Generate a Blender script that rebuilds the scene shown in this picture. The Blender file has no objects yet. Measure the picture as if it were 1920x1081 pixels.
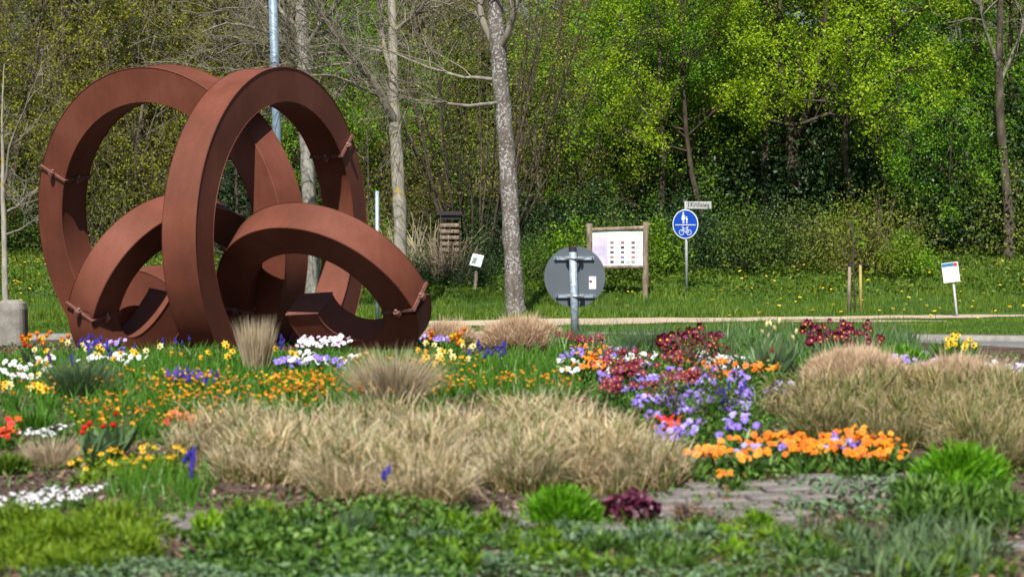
import bpy, math, random
import numpy as np
from mathutils import Vector, Matrix
sc = bpy.context.scene
C = sc.collection
F, CX, YH, H = 3800.0, 960.0, 430.0, 1.6
R_ = math.radians
# ------------------------------------------------------------------ camera
cam = bpy.data.cameras.new('camera'); co = bpy.data.objects.new('camera', cam); C.objects.link(co)
co.location = (0, 0, H); co.rotation_euler = (math.pi/2, 0, 0)
cam.sensor_width = 36; cam.lens = F/1920*36; cam.shift_y = -(540.5-YH)/1920
cam.clip_end = 1500; cam.clip_start = .1
cam.dof.use_dof = True; cam.dof.focus_distance = 29; cam.dof.aperture_fstop = 3.0
sc.camera = co
# ------------------------------------------------------------------ light
SUN_EL, SUN_AZ = R_(52), R_(190)      # azimuth from +Y clockwise: behind the camera, a little to its left/right
w = bpy.data.worlds.new('World'); sc.world = w; w.use_nodes = True
nt = w.node_tree; bg = nt.nodes['Background']; sky = nt.nodes.new('ShaderNodeTexSky')
sky.sky_type = 'NISHITA'; sky.sun_disc = False; sky.sun_elevation = SUN_EL; sky.sun_rotation = SUN_AZ
nt.links.new(sky.outputs[0], bg.inputs[0]); bg.inputs[1].default_value = .05
sl = bpy.data.lights.new('sun', 'SUN'); sl.energy = 5.0; sl.angle = R_(.53); sl.color = (1, .95, .87)
so = bpy.data.objects.new('sun', sl); C.objects.link(so)
sdir = Vector((math.sin(SUN_AZ)*math.cos(SUN_EL), math.cos(SUN_AZ)*math.cos(SUN_EL), math.sin(SUN_EL)))
so.rotation_euler = sdir.to_track_quat('Z', 'Y').to_euler()
sc.view_settings.view_transform = 'Standard'; sc.view_settings.look = 'None'
sc.view_settings.exposure = .72; sc.view_settings.gamma = 1
sc.cycles.max_bounces = 6; sc.cycles.diffuse_bounces = 2; sc.cycles.transparent_max_bounces = 4
# ------------------------------------------------------------------ helpers
rng = np.random.default_rng(7); random.seed(7)
def at(px, py, Y): return Vector(((px-CX)*Y/F, Y, H-(py-YH)*Y/F))
def sstep(t): t = np.clip(t, 0, 1); return t*t*(3-2*t)
IC, IR = (-1.0, 18.0), 10.7
def hz(x, y):
    x = np.asarray(x, float); y = np.asarray(y, float)
    r = np.hypot(x-IC[0], y-IC[1])
    isl = .12+.36*sstep((IR-r)/7.5)+.015*np.sin(x*2.1+y*1.3)*np.sin(y*1.7)
    bank = 1.25*sstep((y-37.6)/10.5)+.02*np.maximum(y-48, 0)+.03*np.sin(x*.9)*sstep((y-38)/3)
    return np.where(r < IR, isl, np.where(y > 29, .08+bank, 0.0))
def yout(x): return 30.2-.015*(x+1)**2
def gp(px, py):                       # where the view ray through a pixel meets the ground
    Y = 7.5
    while Y < 80:
        X = (px-CX)*Y/F
        if H-(py-YH)*Y/F <= float(hz(X, Y)): break
        Y += .02
    return ((px-CX)*Y/F, Y)
def tag(o, label=None, cat=None, group=None, kind=None):
    if label: o['label'] = label
    if cat: o['category'] = cat
    if group: o['group'] = group
    if kind: o['kind'] = kind
    return o
def empty(name, loc=(0,0,0), rz=0):
    o = bpy.data.objects.new(name, None); C.objects.link(o); o.location = loc; o.rotation_euler = (0,0,rz); o.empty_display_size = .2
    return o
def link(name, me, parent=None, loc=None, rot=None, scale=None):
    o = bpy.data.objects.new(name, me); C.objects.link(o)
    if parent: o.parent = parent
    if loc is not None: o.location = loc
    if rot is not None: o.rotation_euler = rot
    if scale is not None: o.scale = (scale,)*3 if isinstance(scale, (int, float)) else scale
    return o
def copy_tree(o, parent=None):
    c = o.copy(); C.objects.link(c)
    if parent: c.parent = parent
    for ch in KIDS.get(o.name, []): copy_tree(ch, c)
    return c
KIDS = {}
def regkids(o):
    KIDS[o.name] = list(o.children)
    for ch in o.children: regkids(ch)
def M(name, V, Fc, mat, rnd=None, t=None, smooth=False, mi=None):
    """mesh from arrays; Fc is an (n,3) or (n,4) array, or a list of them"""
    V = np.asarray(V, np.float32).reshape(-1, 3)
    Fs = Fc if isinstance(Fc, list) else [Fc]
    Fs = [np.asarray(f, np.int32) for f in Fs if len(f)]
    me = bpy.data.meshes.new(name)
    me.vertices.add(len(V)); me.vertices.foreach_set('co', V.ravel())
    nl = sum(f.size for f in Fs); npo = sum(len(f) for f in Fs)
    me.loops.add(nl); me.polygons.add(npo)
    me.loops.foreach_set('vertex_index', np.concatenate([f.ravel() for f in Fs]))
    tot = np.concatenate([np.full(len(f), f.shape[1], np.int32) for f in Fs])
    st = np.concatenate([[0], np.cumsum(tot)[:-1]]).astype(np.int32)
    me.polygons.foreach_set('loop_start', st); me.polygons.foreach_set('loop_total', tot)
    if smooth: me.polygons.foreach_set('use_smooth', np.ones(npo, bool))
    for m in (mat if isinstance(mat, list) else [mat]): me.materials.append(m)
    if mi is not None: me.polygons.foreach_set('material_index', np.asarray(mi, np.int32))
    for nm, a in (('rnd', rnd), ('along', t)):
        if a is not None:
            at_ = me.attributes.new(nm, 'FLOAT', 'POINT'); at_.data.foreach_set('value', np.asarray(a, np.float32))
    me.update(calc_edges=True)
    return me
class MB:
    """collects closed primitives into one mesh"""
    def __init__(s): s.v = []; s.f = []; s.n = 0; s.m = []; s.cm = 0
    def add(s, V, Fc):
        V = [tuple(v) for v in V]
        s.v += V; s.f += [tuple(i+s.n for i in f) for f in Fc]; s.m += [s.cm]*len(Fc); s.n += len(V)
    def box(s, c, d, rot=None, bev=0):
        hx, hy, hz_ = d[0]/2, d[1]/2, d[2]/2
        if bev <= 0:
            V = [(x*hx, y*hy, z*hz_) for z in (-1, 1) for x, y in ((-1,-1),(1,-1),(1,1),(-1,1))]
            Fc = [(3,2,1,0),(4,5,6,7),(0,1,5,4),(1,2,6,5),(2,3,7,6),(3,0,4,7)]
        else:
            b = bev; P = [(-hx+b,-hy),(hx-b,-hy),(hx,-hy+b),(hx,hy-b),(hx-b,hy),(-hx+b,hy),(-hx,hy-b),(-hx,-hy+b)]
            k = lambda q: ((abs(q[0])-b)*(1 if q[0]>0 else -1), (abs(q[1])-b)*(1 if q[1]>0 else -1))
            V = [(*k(p), -hz_) for p in P]+[(*p, -hz_+b) for p in P]+[(*p, hz_-b) for p in P]+[(*k(p), hz_) for p in P]
            Fc = [tuple(range(7,-1,-1)), tuple(range(24,32))]
            for L in range(3): Fc += [(L*8+i, L*8+(i+1)%8, L*8+8+(i+1)%8, L*8+8+i) for i in range(8)]
        if rot is not None: V = [rot @ Vector(v) for v in V]
        s.add([(v[0]+c[0], v[1]+c[1], v[2]+c[2]) for v in V], Fc)
    def tube(s, a, b, r0, r1=None, n=12):
        a, b = Vector(a), Vector(b); r1 = r0 if r1 is None else r1
        q = (b-a).to_track_quat('Z', 'Y'); V = []
        for p, r in ((a, r0), (b, r1)):
            V += [p+q@Vector((r*math.cos(2*math.pi*i/n), r*math.sin(2*math.pi*i/n), 0)) for i in range(n)]
        s.add(V, [tuple(range(n-1,-1,-1)), tuple(range(n, 2*n))]+[(i, (i+1)%n, n+(i+1)%n, n+i) for i in range(n)])
    def prism(s, pts, y0, y1):        # outline in the XZ plane extruded along Y
        n = len(pts)
        s.add([(p[0], y0, p[1]) for p in pts]+[(p[0], y1, p[1]) for p in pts],
              [tuple(range(n)), tuple(range(2*n-1, n-1, -1))]+[(i, i+n, (i+1)%n+n, (i+1)%n) for i in range(n)])
    def mesh(s, name, mats, smooth=False):
        me = bpy.data.meshes.new(name); me.from_pydata(s.v, [], s.f)
        for m in (mats if isinstance(mats, list) else [mats]): me.materials.append(m)
        me.polygons.foreach_set('material_index', s.m)
        if smooth: me.polygons.foreach_set('use_smooth', [True]*len(s.f))
        me.update(); return me
    def build(s, name, mats, parent=None, smooth=False, **k): return link(name, s.mesh(name, mats, smooth), parent, **k)
# ------------------------------------------------------------------ materials
def N(nt, t, **k):
    n = nt.nodes.new(t)
    for a, b in k.items():
        if a.startswith('i_'): n.inputs[a[2:].replace('_', ' ')].default_value = b
        else: setattr(n, a, b)
    return n
def newmat(name):
    m = bpy.data.materials.new(name); m.use_nodes = True
    return m, m.node_tree, m.node_tree.nodes['Principled BSDF'], m.node_tree.nodes['Material Output']
def ramp(nt, cols, pos=None):
    r = N(nt, 'ShaderNodeValToRGB'); e = r.color_ramp.elements
    pos = pos or [i/(len(cols)-1) for i in range(len(cols))]
    while len(e) < len(cols): e.new(.5)
    for i, (c, p) in enumerate(zip(cols, pos)): e[i].position = p; e[i].color = (*c, 1)
    return r
def plain(name, col, rough=.6, metal=0, var=.12, scale=20, bump=0, spec=.5):
    m, nt, p, o = newmat(name)
    tc = N(nt, 'ShaderNodeTexCoord'); ns = N(nt, 'ShaderNodeTexNoise'); ns.inputs['Scale'].default_value = scale; ns.inputs['Detail'].default_value = 5
    nt.links.new(tc.outputs['Object'], ns.inputs['Vector'])
    r = ramp(nt, [tuple(c*(1-var*2) for c in col), tuple(min(1, c*(1+var)) for c in col)], [.3, .7])
    nt.links.new(ns.outputs['Fac'], r.inputs[0]); nt.links.new(r.outputs[0], p.inputs['Base Color'])
    p.inputs['Roughness'].default_value = rough; p.inputs['Metallic'].default_value = metal
    p.inputs['Specular IOR Level'].default_value = spec
    if bump:
        b = N(nt, 'ShaderNodeBump'); b.inputs['Strength'].default_value = bump; b.inputs['Distance'].default_value = .01
        nt.links.new(ns.outputs['Fac'], b.inputs['Height']); nt.links.new(b.outputs[0], p.inputs['Normal'])
    return m
def leafmat(name, cols, trans=.35, rough=.55, tip=None, pos=None, obj=0, spec=.3):
    m, nt, p, o = newmat(name)
    a = N(nt, 'ShaderNodeAttribute', attribute_name='rnd')
    r = ramp(nt, cols, pos); nt.links.new(a.outputs['Fac'], r.inputs[0]); col = r.outputs[0]
    if tip:
        b = N(nt, 'ShaderNodeAttribute', attribute_name='along')
        mr = N(nt, 'ShaderNodeMapRange'); mr.inputs[1].default_value = tip[1]; mr.inputs[2].default_value = tip[2]
        nt.links.new(b.outputs['Fac'], mr.inputs[0])
        mx = N(nt, 'ShaderNodeMix', data_type='RGBA'); nt.links.new(mr.outputs[0], mx.inputs[0])
        mx.inputs[7].default_value = (*tip[0], 1); nt.links.new(col, mx.inputs[6]); col = mx.outputs[2]
    if obj:
        oi = N(nt, 'ShaderNodeObjectInfo'); hs = N(nt, 'ShaderNodeHueSaturation')
        m1 = N(nt, 'ShaderNodeMapRange'); m1.inputs[3].default_value = .5-obj*.12; m1.inputs[4].default_value = .5+obj*.12
        nt.links.new(oi.outputs['Random'], m1.inputs[0]); nt.links.new(m1.outputs[0], hs.inputs['Hue'])
        m2 = N(nt, 'ShaderNodeMapRange'); m2.inputs[3].default_value = 1-obj; m2.inputs[4].default_value = 1+obj*.8
        nt.links.new(oi.outputs['Random'], m2.inputs[0]); nt.links.new(m2.outputs[0], hs.inputs['Value'])
        nt.links.new(col, hs.inputs['Color']); col = hs.outputs[0]
    nt.links.new(col, p.inputs['Base Color']); p.inputs['Roughness'].default_value = rough; p.inputs['Specular IOR Level'].default_value = spec
    if trans:
        tr = N(nt, 'ShaderNodeBsdfTranslucent'); mx = N(nt, 'ShaderNodeMixShader'); mx.inputs[0].default_value = trans
        nt.links.new(col, tr.inputs[0]); nt.links.new(p.outputs[0], mx.inputs[1]); nt.links.new(tr.outputs[0], mx.inputs[2])
        nt.links.new(mx.outputs[0], o.inputs[0])
    return m
def barkmat(name, c1, c2, c3, scale=6, spots=None, sc_spot=14, lo=.62, bump=.6):
    m, nt, p, o = newmat(name)
    tc = N(nt, 'ShaderNodeTexCoord'); mp = N(nt, 'ShaderNodeMapping'); mp.inputs['Scale'].default_value = (1, 1, .35)
    nt.links.new(tc.outputs['Object'], mp.inputs[0])
    ns = N(nt, 'ShaderNodeTexNoise'); ns.inputs['Scale'].default_value = scale; ns.inputs['Detail'].default_value = 8; ns.inputs['Roughness'].default_value = .7
    nt.links.new(mp.outputs[0], ns.inputs['Vector'])
    r = ramp(nt, [c1, c2, c3], [.32, .5, .68]); nt.links.new(ns.outputs['Fac'], r.inputs[0]); col = r.outputs[0]
    if spots:
        n2 = N(nt, 'ShaderNodeTexNoise'); n2.inputs['Scale'].default_value = sc_spot; n2.inputs['Detail'].default_value = 4; n2.inputs['Roughness'].default_value = .65
        nt.links.new(tc.outputs['Object'], n2.inputs['Vector'])
        n3 = N(nt, 'ShaderNodeTexNoise'); n3.inputs['Scale'].default_value = 2.2; n3.inputs['Detail'].default_value = 3; nt.links.new(tc.outputs['Object'], n3.inputs['Vector'])
        md = N(nt, 'ShaderNodeMath', operation='MULTIPLY_ADD'); md.inputs[1].default_value = .35; nt.links.new(n3.outputs['Fac'], md.inputs[0]); nt.links.new(n2.outputs['Fac'], md.inputs[2])
        r2 = ramp(nt, [(0,0,0),(1,1,1)], [lo+.175-.03, lo+.175+.04]); nt.links.new(md.outputs[0], r2.inputs[0])
        mx = N(nt, 'ShaderNodeMix', data_type='RGBA'); nt.links.new(r2.outputs[0], mx.inputs[0]); nt.links.new(col, mx.inputs[6])
        mx.inputs[7].default_value = (*spots, 1); col = mx.outputs[2]
    nt.links.new(col, p.inputs['Base Color']); p.inputs['Roughness'].default_value = .9; p.inputs['Specular IOR Level'].default_value = .15
    b = N(nt, 'ShaderNodeBump'); b.inputs['Strength'].default_value = bump; b.inputs['Distance'].default_value = .02
    nt.links.new(ns.outputs['Fac'], b.inputs['Height']); nt.links.new(b.outputs[0], p.inputs['Normal'])
    return m
def groundmat(name, cols, pos, scale=3, bump=.5, fine=60, dist=.02):
    m, nt, p, o = newmat(name)
    tc = N(nt, 'ShaderNodeTexCoord')
    ns = N(nt, 'ShaderNodeTexNoise'); ns.inputs['Scale'].default_value = scale; ns.inputs['Detail'].default_value = 9; ns.inputs['Roughness'].default_value = .68
    nf = N(nt, 'ShaderNodeTexNoise'); nf.inputs['Scale'].default_value = fine; nf.inputs['Detail'].default_value = 4
    for n in (ns, nf): nt.links.new(tc.outputs['Object'], n.inputs['Vector'])
    ad = N(nt, 'ShaderNodeMath', operation='MULTIPLY_ADD'); ad.inputs[1].default_value = .45; nt.links.new(nf.outputs['Fac'], ad.inputs[0])
    sb = N(nt, 'ShaderNodeMath', operation='MULTIPLY'); sb.inputs[1].default_value = .55; nt.links.new(ns.outputs['Fac'], sb.inputs[0]); nt.links.new(sb.outputs[0], ad.inputs[2])
    r = ramp(nt, cols, pos); nt.links.new(ad.outputs[0], r.inputs[0]); nt.links.new(r.outputs[0], p.inputs['Base Color'])
    p.inputs['Roughness'].default_value = .95; p.inputs['Specular IOR Level'].default_value = .1
    b = N(nt, 'ShaderNodeBump'); b.inputs['Strength'].default_value = bump; b.inputs['Distance'].default_value = dist
    nt.links.new(ad.outputs[0], b.inputs['Height']); nt.links.new(b.outputs[0], p.inputs['Normal'])
    return m
def steelmat():
    m, nt, p, o = newmat('weathering_steel')
    tc = N(nt, 'ShaderNodeTexCoord')
    a = N(nt, 'ShaderNodeTexNoise'); a.inputs['Scale'].default_value = 1.3; a.inputs['Detail'].default_value = 4; a.inputs['Roughness'].default_value = .55
    b = N(nt, 'ShaderNodeTexNoise'); b.inputs['Scale'].default_value = 55; b.inputs['Detail'].default_value = 6; b.inputs['Roughness'].default_value = .75
    mp = N(nt, 'ShaderNodeMapping'); mp.inputs['Scale'].default_value = (9, 9, .9)
    s = N(nt, 'ShaderNodeTexNoise'); s.inputs['Scale'].default_value = 2.0; s.inputs['Detail'].default_value = 5
    nt.links.new(tc.outputs['Object'], a.inputs[0]); nt.links.new(tc.outputs['Object'], b.inputs[0]); nt.links.new(tc.outputs['Object'], mp.inputs[0]); nt.links.new(mp.outputs[0], s.inputs[0])
    r = ramp(nt, [(.100,.029,.015), (.128,.036,.019), (.155,.048,.028)], [.36, .5, .62]); nt.links.new(a.outputs['Fac'], r.inputs[0])
    r2 = ramp(nt, [(.82,.82,.84), (1.1,1.08,1.06)], [.3, .7]); nt.links.new(b.outputs['Fac'], r2.inputs[0])
    r3 = ramp(nt, [(.93,.93,.94), (1.03,1.03,1.03)], [.38, .6]); nt.links.new(s.outputs['Fac'], r3.inputs[0])
    m1 = N(nt, 'ShaderNodeMix', data_type='RGBA', blend_type='MULTIPLY'); m1.inputs[0].default_value = .8
    m2 = N(nt, 'ShaderNodeMix', data_type='RGBA', blend_type='MULTIPLY'); m2.inputs[0].default_value = .8
    nt.links.new(r.outputs[0], m1.inputs[6]); nt.links.new(r2.outputs[0], m1.inputs[7]); nt.links.new(m1.outputs[2], m2.inputs[6]); nt.links.new(r3.outputs[0], m2.inputs[7])
    nt.links.new(m2.outputs[2], p.inputs['Base Color']); p.inputs['Roughness'].default_value = .72; p.inputs['Specular IOR Level'].default_value = .3
    bu = N(nt, 'ShaderNodeBump'); bu.inputs['Strength'].default_value = .25; bu.inputs['Distance'].default_value = .004
    nt.links.new(b.outputs['Fac'], bu.inputs['Height']); nt.links.new(bu.outputs[0], p.inputs['Normal'])
    return m
m_steel = steelmat()
m_edge = plain('rusty_flange', (.15,.055,.04), .7, 0, .2, 40)
m_bolt = plain('bolt_zinc', (.42,.36,.34), .45, .6, .1)
m_galv = plain('galvanised_steel', (.34,.42,.50), .5, .35, .22, 38)
m_galv2 = plain('weathered_galvanised_steel', (.20,.28,.36), .55, .2, .15, 12)
m_grey = plain('grey_sign_back', (.085,.105,.125), .5, 0, .04, 8)
m_dark = plain('dark_cap', (.03,.022,.03), .5)
m_white = plain('white_print', (.78,.80,.85), .5, 0, .03)
m_off = plain('dull_white_enamel', (.40,.41,.41), .5, 0, .15, 30)
m_blue = plain('sign_blue', (.005,.06,.42), .4, 0, .05, 6)
m_wood = barkmat('weathered_timber', (.10,.075,.055), (.21,.165,.125), (.33,.27,.21), 12, bump=.5)
m_wood_y = barkmat('yellow_timber', (.22,.17,.05), (.32,.25,.09), (.4,.32,.12), 10)
m_conc = groundmat('concrete', [(.12,.115,.10),(.20,.19,.17),(.28,.27,.24)], [.35,.5,.65], 8, .4, 80, .004)
# ------------------------------------------------------------------ vector builders
def blades(P, Hh, W, az, lean, bend, segs=3, rnd=None):
    """grass blades: base points P (n,3), heights, widths, azimuth of lean, lean at the base, extra bend"""
    n = len(P); k = segs+1
    s = np.linspace(0, 1, k)[None, :]
    ang = lean[:, None]+bend[:, None]*s
    d = Hh[:, None]/segs
    dz = np.cos(ang)*d; dr = np.sin(ang)*d
    z = np.concatenate([np.zeros((n,1)), np.cumsum(dz[:, :-1], 1)], 1); r = np.concatenate([np.zeros((n,1)), np.cumsum(dr[:, :-1], 1)], 1)
    cx = P[:, 0, None]+r*np.cos(az)[:, None]; cy = P[:, 1, None]+r*np.sin(az)[:, None]; cz = P[:, 2, None]+z
    wa = rng.uniform(0, math.pi, n)
    wd = W[:, None]*(1-s**1.6)*.5
    V = np.empty((n, 2*segs+1, 3))
    for j in range(segs):
        for q, sg in ((0, -1), (1, 1)):
            V[:, 2*j+q, 0] = cx[:, j]+sg*wd[:, j]*np.cos(wa); V[:, 2*j+q, 1] = cy[:, j]+sg*wd[:, j]*np.sin(wa); V[:, 2*j+q, 2] = cz[:, j]
    V[:, -1, 0] = cx[:, -1]; V[:, -1, 1] = cy[:, -1]; V[:, -1, 2] = cz[:, -1]
    m = 2*segs+1; base = np.arange(n)[:, None]*m
    quads = np.concatenate([base+np.array([[2*j, 2*j+1, 2*j+3, 2*j+2]]) for j in range(segs-1)], 0) if segs > 1 else np.zeros((0,4), int)
    tris = base+np.array([[2*segs-2, 2*segs-1, 2*segs]])
    if rnd is None: rnd = rng.random(n)
    tt = np.concatenate([np.repeat(np.linspace(0, 1, k)[:-1], 2), [1.0]])
    return V.reshape(-1, 3), [quads, tris], np.repeat(rnd, m), np.tile(tt, n)
def leaves(P, size, Nn=None, aspect=.6, rnd=None, fold=.18, up=0.0):
    """folded rhombic leaves, four corners each"""
    n = len(P); size = np.broadcast_to(size, (n,))
    a = rng.normal(size=(n, 3)); a /= np.linalg.norm(a, axis=1)[:, None]
    if Nn is None: Nn = rng.normal(size=(n, 3))
    Nn = Nn+np.array([0, 0, up]); Nn = Nn/np.linalg.norm(Nn, axis=1)[:, None]
    b = np.cross(Nn, a); b /= np.linalg.norm(b, axis=1)[:, None]+1e-9; a = np.cross(b, Nn)
    L = size[:, None]
    V = np.stack([P-a*L*.5, P+b*L*aspect*.5+Nn*L*fold, P+a*L*.5, P-b*L*aspect*.5+Nn*L*fold], 1)
    base = np.arange(n)[:, None]*4
    T = np.concatenate([base+np.array([[0, 1, 2]]), base+np.array([[0, 2, 3]])], 0)
    if rnd is None: rnd = rng.random(n)
    return V.reshape(-1, 3), T, np.repeat(rnd, 4)
def tubes(P, R, S=5):
    n, k = P.shape[:2]
    T = np.gradient(P, axis=1); T /= np.linalg.norm(T, axis=2)[..., None]+1e-9
    ref = np.where(np.abs(T[:, :1, 2:3]) > .8, np.array([1., 0, 0]), np.array([0, 0, 1.]))
    A = np.cross(T, np.broadcast_to(ref, T.shape)); A /= np.linalg.norm(A, axis=2)[..., None]+1e-9
    B = np.cross(T, A); th = np.arange(S)/S*2*math.pi
    V = P[:, :, None]+R[:, :, None, None]*(A[:, :, None]*np.cos(th)[:, None]+B[:, :, None]*np.sin(th)[:, None])
    i = np.arange(S); q = []
    for j in range(k-1): q.append(np.stack([j*S+i, j*S+(i+1)%S, (j+1)*S+(i+1)%S, (j+1)*S+i], 1))
    q = np.concatenate(q, 0); Fq = (np.arange(n)[:, None, None]*(k*S)+q[None]).reshape(-1, 4)
    return V.reshape(-1, 3), Fq
def cat(parts):
    """join (V, F or list, rnd, along) tuples"""
    Vs, Q, T, Rn, Al, o = [], [], [], [], [], 0
    for p in parts:
        V, Fc = p[0], p[1]
        for f in (Fc if isinstance(Fc, list) else [Fc]):
            if len(f): (Q if f.shape[1] == 4 else T).append(f+o)
        Vs.append(V); Rn.append(p[2] if len(p) > 2 else np.zeros(len(V))); Al.append(p[3] if len(p) > 3 else np.zeros(len(V))); o += len(V)
    out = []
    if Q: out.append(np.concatenate(Q))
    if T: out.append(np.concatenate(T))
    return np.concatenate(Vs), out, np.concatenate(Rn), np.concatenate(Al)
def sprout(P, R, n, tr, ang, L, K=4, up=.2, wig=.25, rf=.55, droop=0, tip=.3, Lt=0):
    """n child polylines on each parent polyline"""
    N0, k = P.shape[:2]
    t = rng.uniform(tr[0], tr[1], (N0, n)); i = np.minimum((t*(k-1)).astype(int), k-2); f = t*(k-1)-i
    ii = np.arange(N0)[:, None]
    p = (P[ii, i]*(1-f)[..., None]+P[ii, i+1]*f[..., None]).reshape(-1, 3)
    T = (P[ii, i+1]-P[ii, i]).reshape(-1, 3); T /= np.linalg.norm(T, axis=1)[:, None]
    r0 = (R[ii, i]*(1-f)+R[ii, i+1]*f).reshape(-1)*rf
    a = rng.normal(size=T.shape); a -= (a*T).sum(1)[:, None]*T; a /= np.linalg.norm(a, axis=1)[:, None]
    an = R_(1)*rng.uniform(ang[0], ang[1], len(T))
    d = T*np.cos(an)[:, None]+a*np.sin(an)[:, None]
    Ln = rng.uniform(L[0], L[1], len(T))*(1-Lt*t.reshape(-1))
    out = [p]
    for j in range(K-1):
        d = d+rng.normal(size=d.shape)*wig/math.sqrt(K)*1.2; d[:, 2] += up/(K)-droop*j/K; d /= np.linalg.norm(d, axis=1)[:, None]
        out.append(out[-1]+d*(Ln/(K-1))[:, None])
    PP = np.stack(out, 1)
    RR = r0[:, None]*np.linspace(1, tip, K)[None]
    return PP, RR
def alongpts(P, m, jit):
    N0, k = P.shape[:2]; t = rng.uniform(.1, 1, (N0, m)); i = np.minimum((t*(k-1)).astype(int), k-2); f = (t*(k-1)-i)[..., None]
    ii = np.arange(N0)[:, None]
    p = (P[ii, i]*(1-f)+P[ii, i+1]*f).reshape(-1, 3)
    return p+rng.normal(size=p.shape)*jit
# ------------------------------------------------------------------ the ground, road and path
m_soil = groundmat('soil_and_mulch', [(.03,.02,.016),(.07,.048,.038),(.12,.088,.07),(.2,.16,.13)], [.35,.48,.58,.7], 4, .9, 70, .03)
m_lawn = groundmat('lawn_base', [(.02,.045,.010),(.045,.095,.018),(.085,.125,.03)], [.35,.5,.65], 1.2, .8, 30, .05)
m_asph = groundmat('asphalt', [(.11,.11,.115),(.15,.15,.155),(.19,.19,.195)], [.35,.5,.65], 2, .4, 150, .004)
m_grav = groundmat('sandy_gravel', [(.28,.22,.16),(.40,.32,.24),(.52,.43,.34)], [.35,.5,.65], 2.5, .5, 90, .01)
m_pave = groundmat('paving_stone', [(.09,.082,.08),(.16,.145,.138),(.24,.22,.205)], [.35,.5,.65], 6, .4, 90, .004)
def sheet(name, xs, ys, zf, mat, mask=None, kind='structure'):
    X, Y = np.meshgrid(xs, ys); Z = zf(X, Y); V = np.stack([X, Y, Z], -1).reshape(-1, 3)
    nx, ny = len(xs), len(ys); i, j = np.meshgrid(np.arange(nx-1), np.arange(ny-1)); b = (j*nx+i).ravel()
    Q = np.stack([b, b+1, b+nx+1, b+nx], 1)
    if mask is not None:
        cxy = V[Q].mean(1); Q = Q[mask(cxy[:, 0], cxy[:, 1])]
    o = link(name, M(name, V, Q, mat, smooth=True)); o['kind'] = kind; return o
# base ground far out to the horizon
sheet('ground', np.array([-900, -200, -60, 60, 200, 900.]), np.array([-300, -60, 30, 95, 200, 900.]), lambda x, y: np.where(y > 90, 1.6, -.06)+x*0, m_lawn)
# road ring
xs = np.linspace(-60, 60, 121)
V = np.concatenate([np.stack([xs, np.full_like(xs, -12), xs*0], 1), np.stack([xs, np.maximum(yout(xs), 6), xs*0], 1)])
n = len(xs); Q = np.array([[i, i+1, n+i+1, n+i] for i in range(n-1)])
o = link('road', M('road', V, Q, m_asph)); o['kind'] = 'structure'
# lawn and wooded bank
def lawn_z(x, y): return .08+1.25*sstep((y-37.6)/10.5)+.02*np.maximum(y-48, 0)+.03*np.sin(x*.9)*sstep((y-38)/3)
tt = np.concatenate([np.linspace(0, 1, 60)**1.0])
xs = np.linspace(-60, 60, 161); V = []
for t in tt:
    ys = np.maximum(yout(xs), 6)*(1-t)+110*t; V.append(np.stack([xs, ys, lawn_z(xs, ys)], 1))
V = np.concatenate(V); n = len(xs); Q = np.array([[j*n+i, j*n+i+1, (j+1)*n+i+1, (j+1)*n+i] for j in range(len(tt)-1) for i in range(n-1)])
o = link('lawn', M('lawn', V, Q, m_lawn, smooth=True)); o['kind'] = 'structure'
# outer kerb face
V = []
for x in xs: V += [(x, max(yout(x), 6)-.12, 0), (x, max(yout(x), 6)-.10, .06), (x, max(yout(x), 6)+.02, .085), (x, max(yout(x), 6)+.02, 0)]
Q = [[4*i+k, 4*i+4+k, 4*i+4+(k+1), 4*i+(k+1)] for i in range(len(xs)-1) for k in range(3)]
o = link('kerb', M('kerb', V, np.array(Q), m_conc)); o['kind'] = 'structure'
# gravel path beside the lawn and a worn track
def strip(name, pts, mat, dz=.012, kind='structure'):
    V = []; 
    for x, a, b in pts:
        for s in np.linspace(0, 1, 5): y = a*(1-s)+b*s; V.append((x, y, float(lawn_z(x, y))+dz))
    Q = [[i*5+j, i*5+5+j, i*5+6+j, i*5+1+j] for i in range(len(pts)-1) for j in range(4)]
    o = link(name, M(name, V, np.array(Q), mat, smooth=True)); o['kind'] = kind; return o
def pth(x):
    ys = 33.3+.31*x+.02*(x-1)**2*(x < 1); wv = .42+.6*np.exp(-((x-1)/2.2)**2)
    j = .12*math.sin(x*3.1)+.08*math.sin(x*7.7); return ys-wv-.55+j*.9, ys+wv-.2+j*.7
PATH = [(x, *pth(x)) for x in np.linspace(-3.6, 20, 80)]
strip('gravel_path', PATH, m_grav)
strip('worn_track', [(x, 33.0+.06*math.sin(x*4)+.06*x-.55*math.sin(max(0, min(1, (x-4.1)/3.3))*math.pi)*.4, 33.1+.06*x+.4*math.sin(max(0, min(1, (x-4.1)/3.3))*math.pi)) for x in np.linspace(4.1, 7.2, 40)], m_grav, .010)
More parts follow.
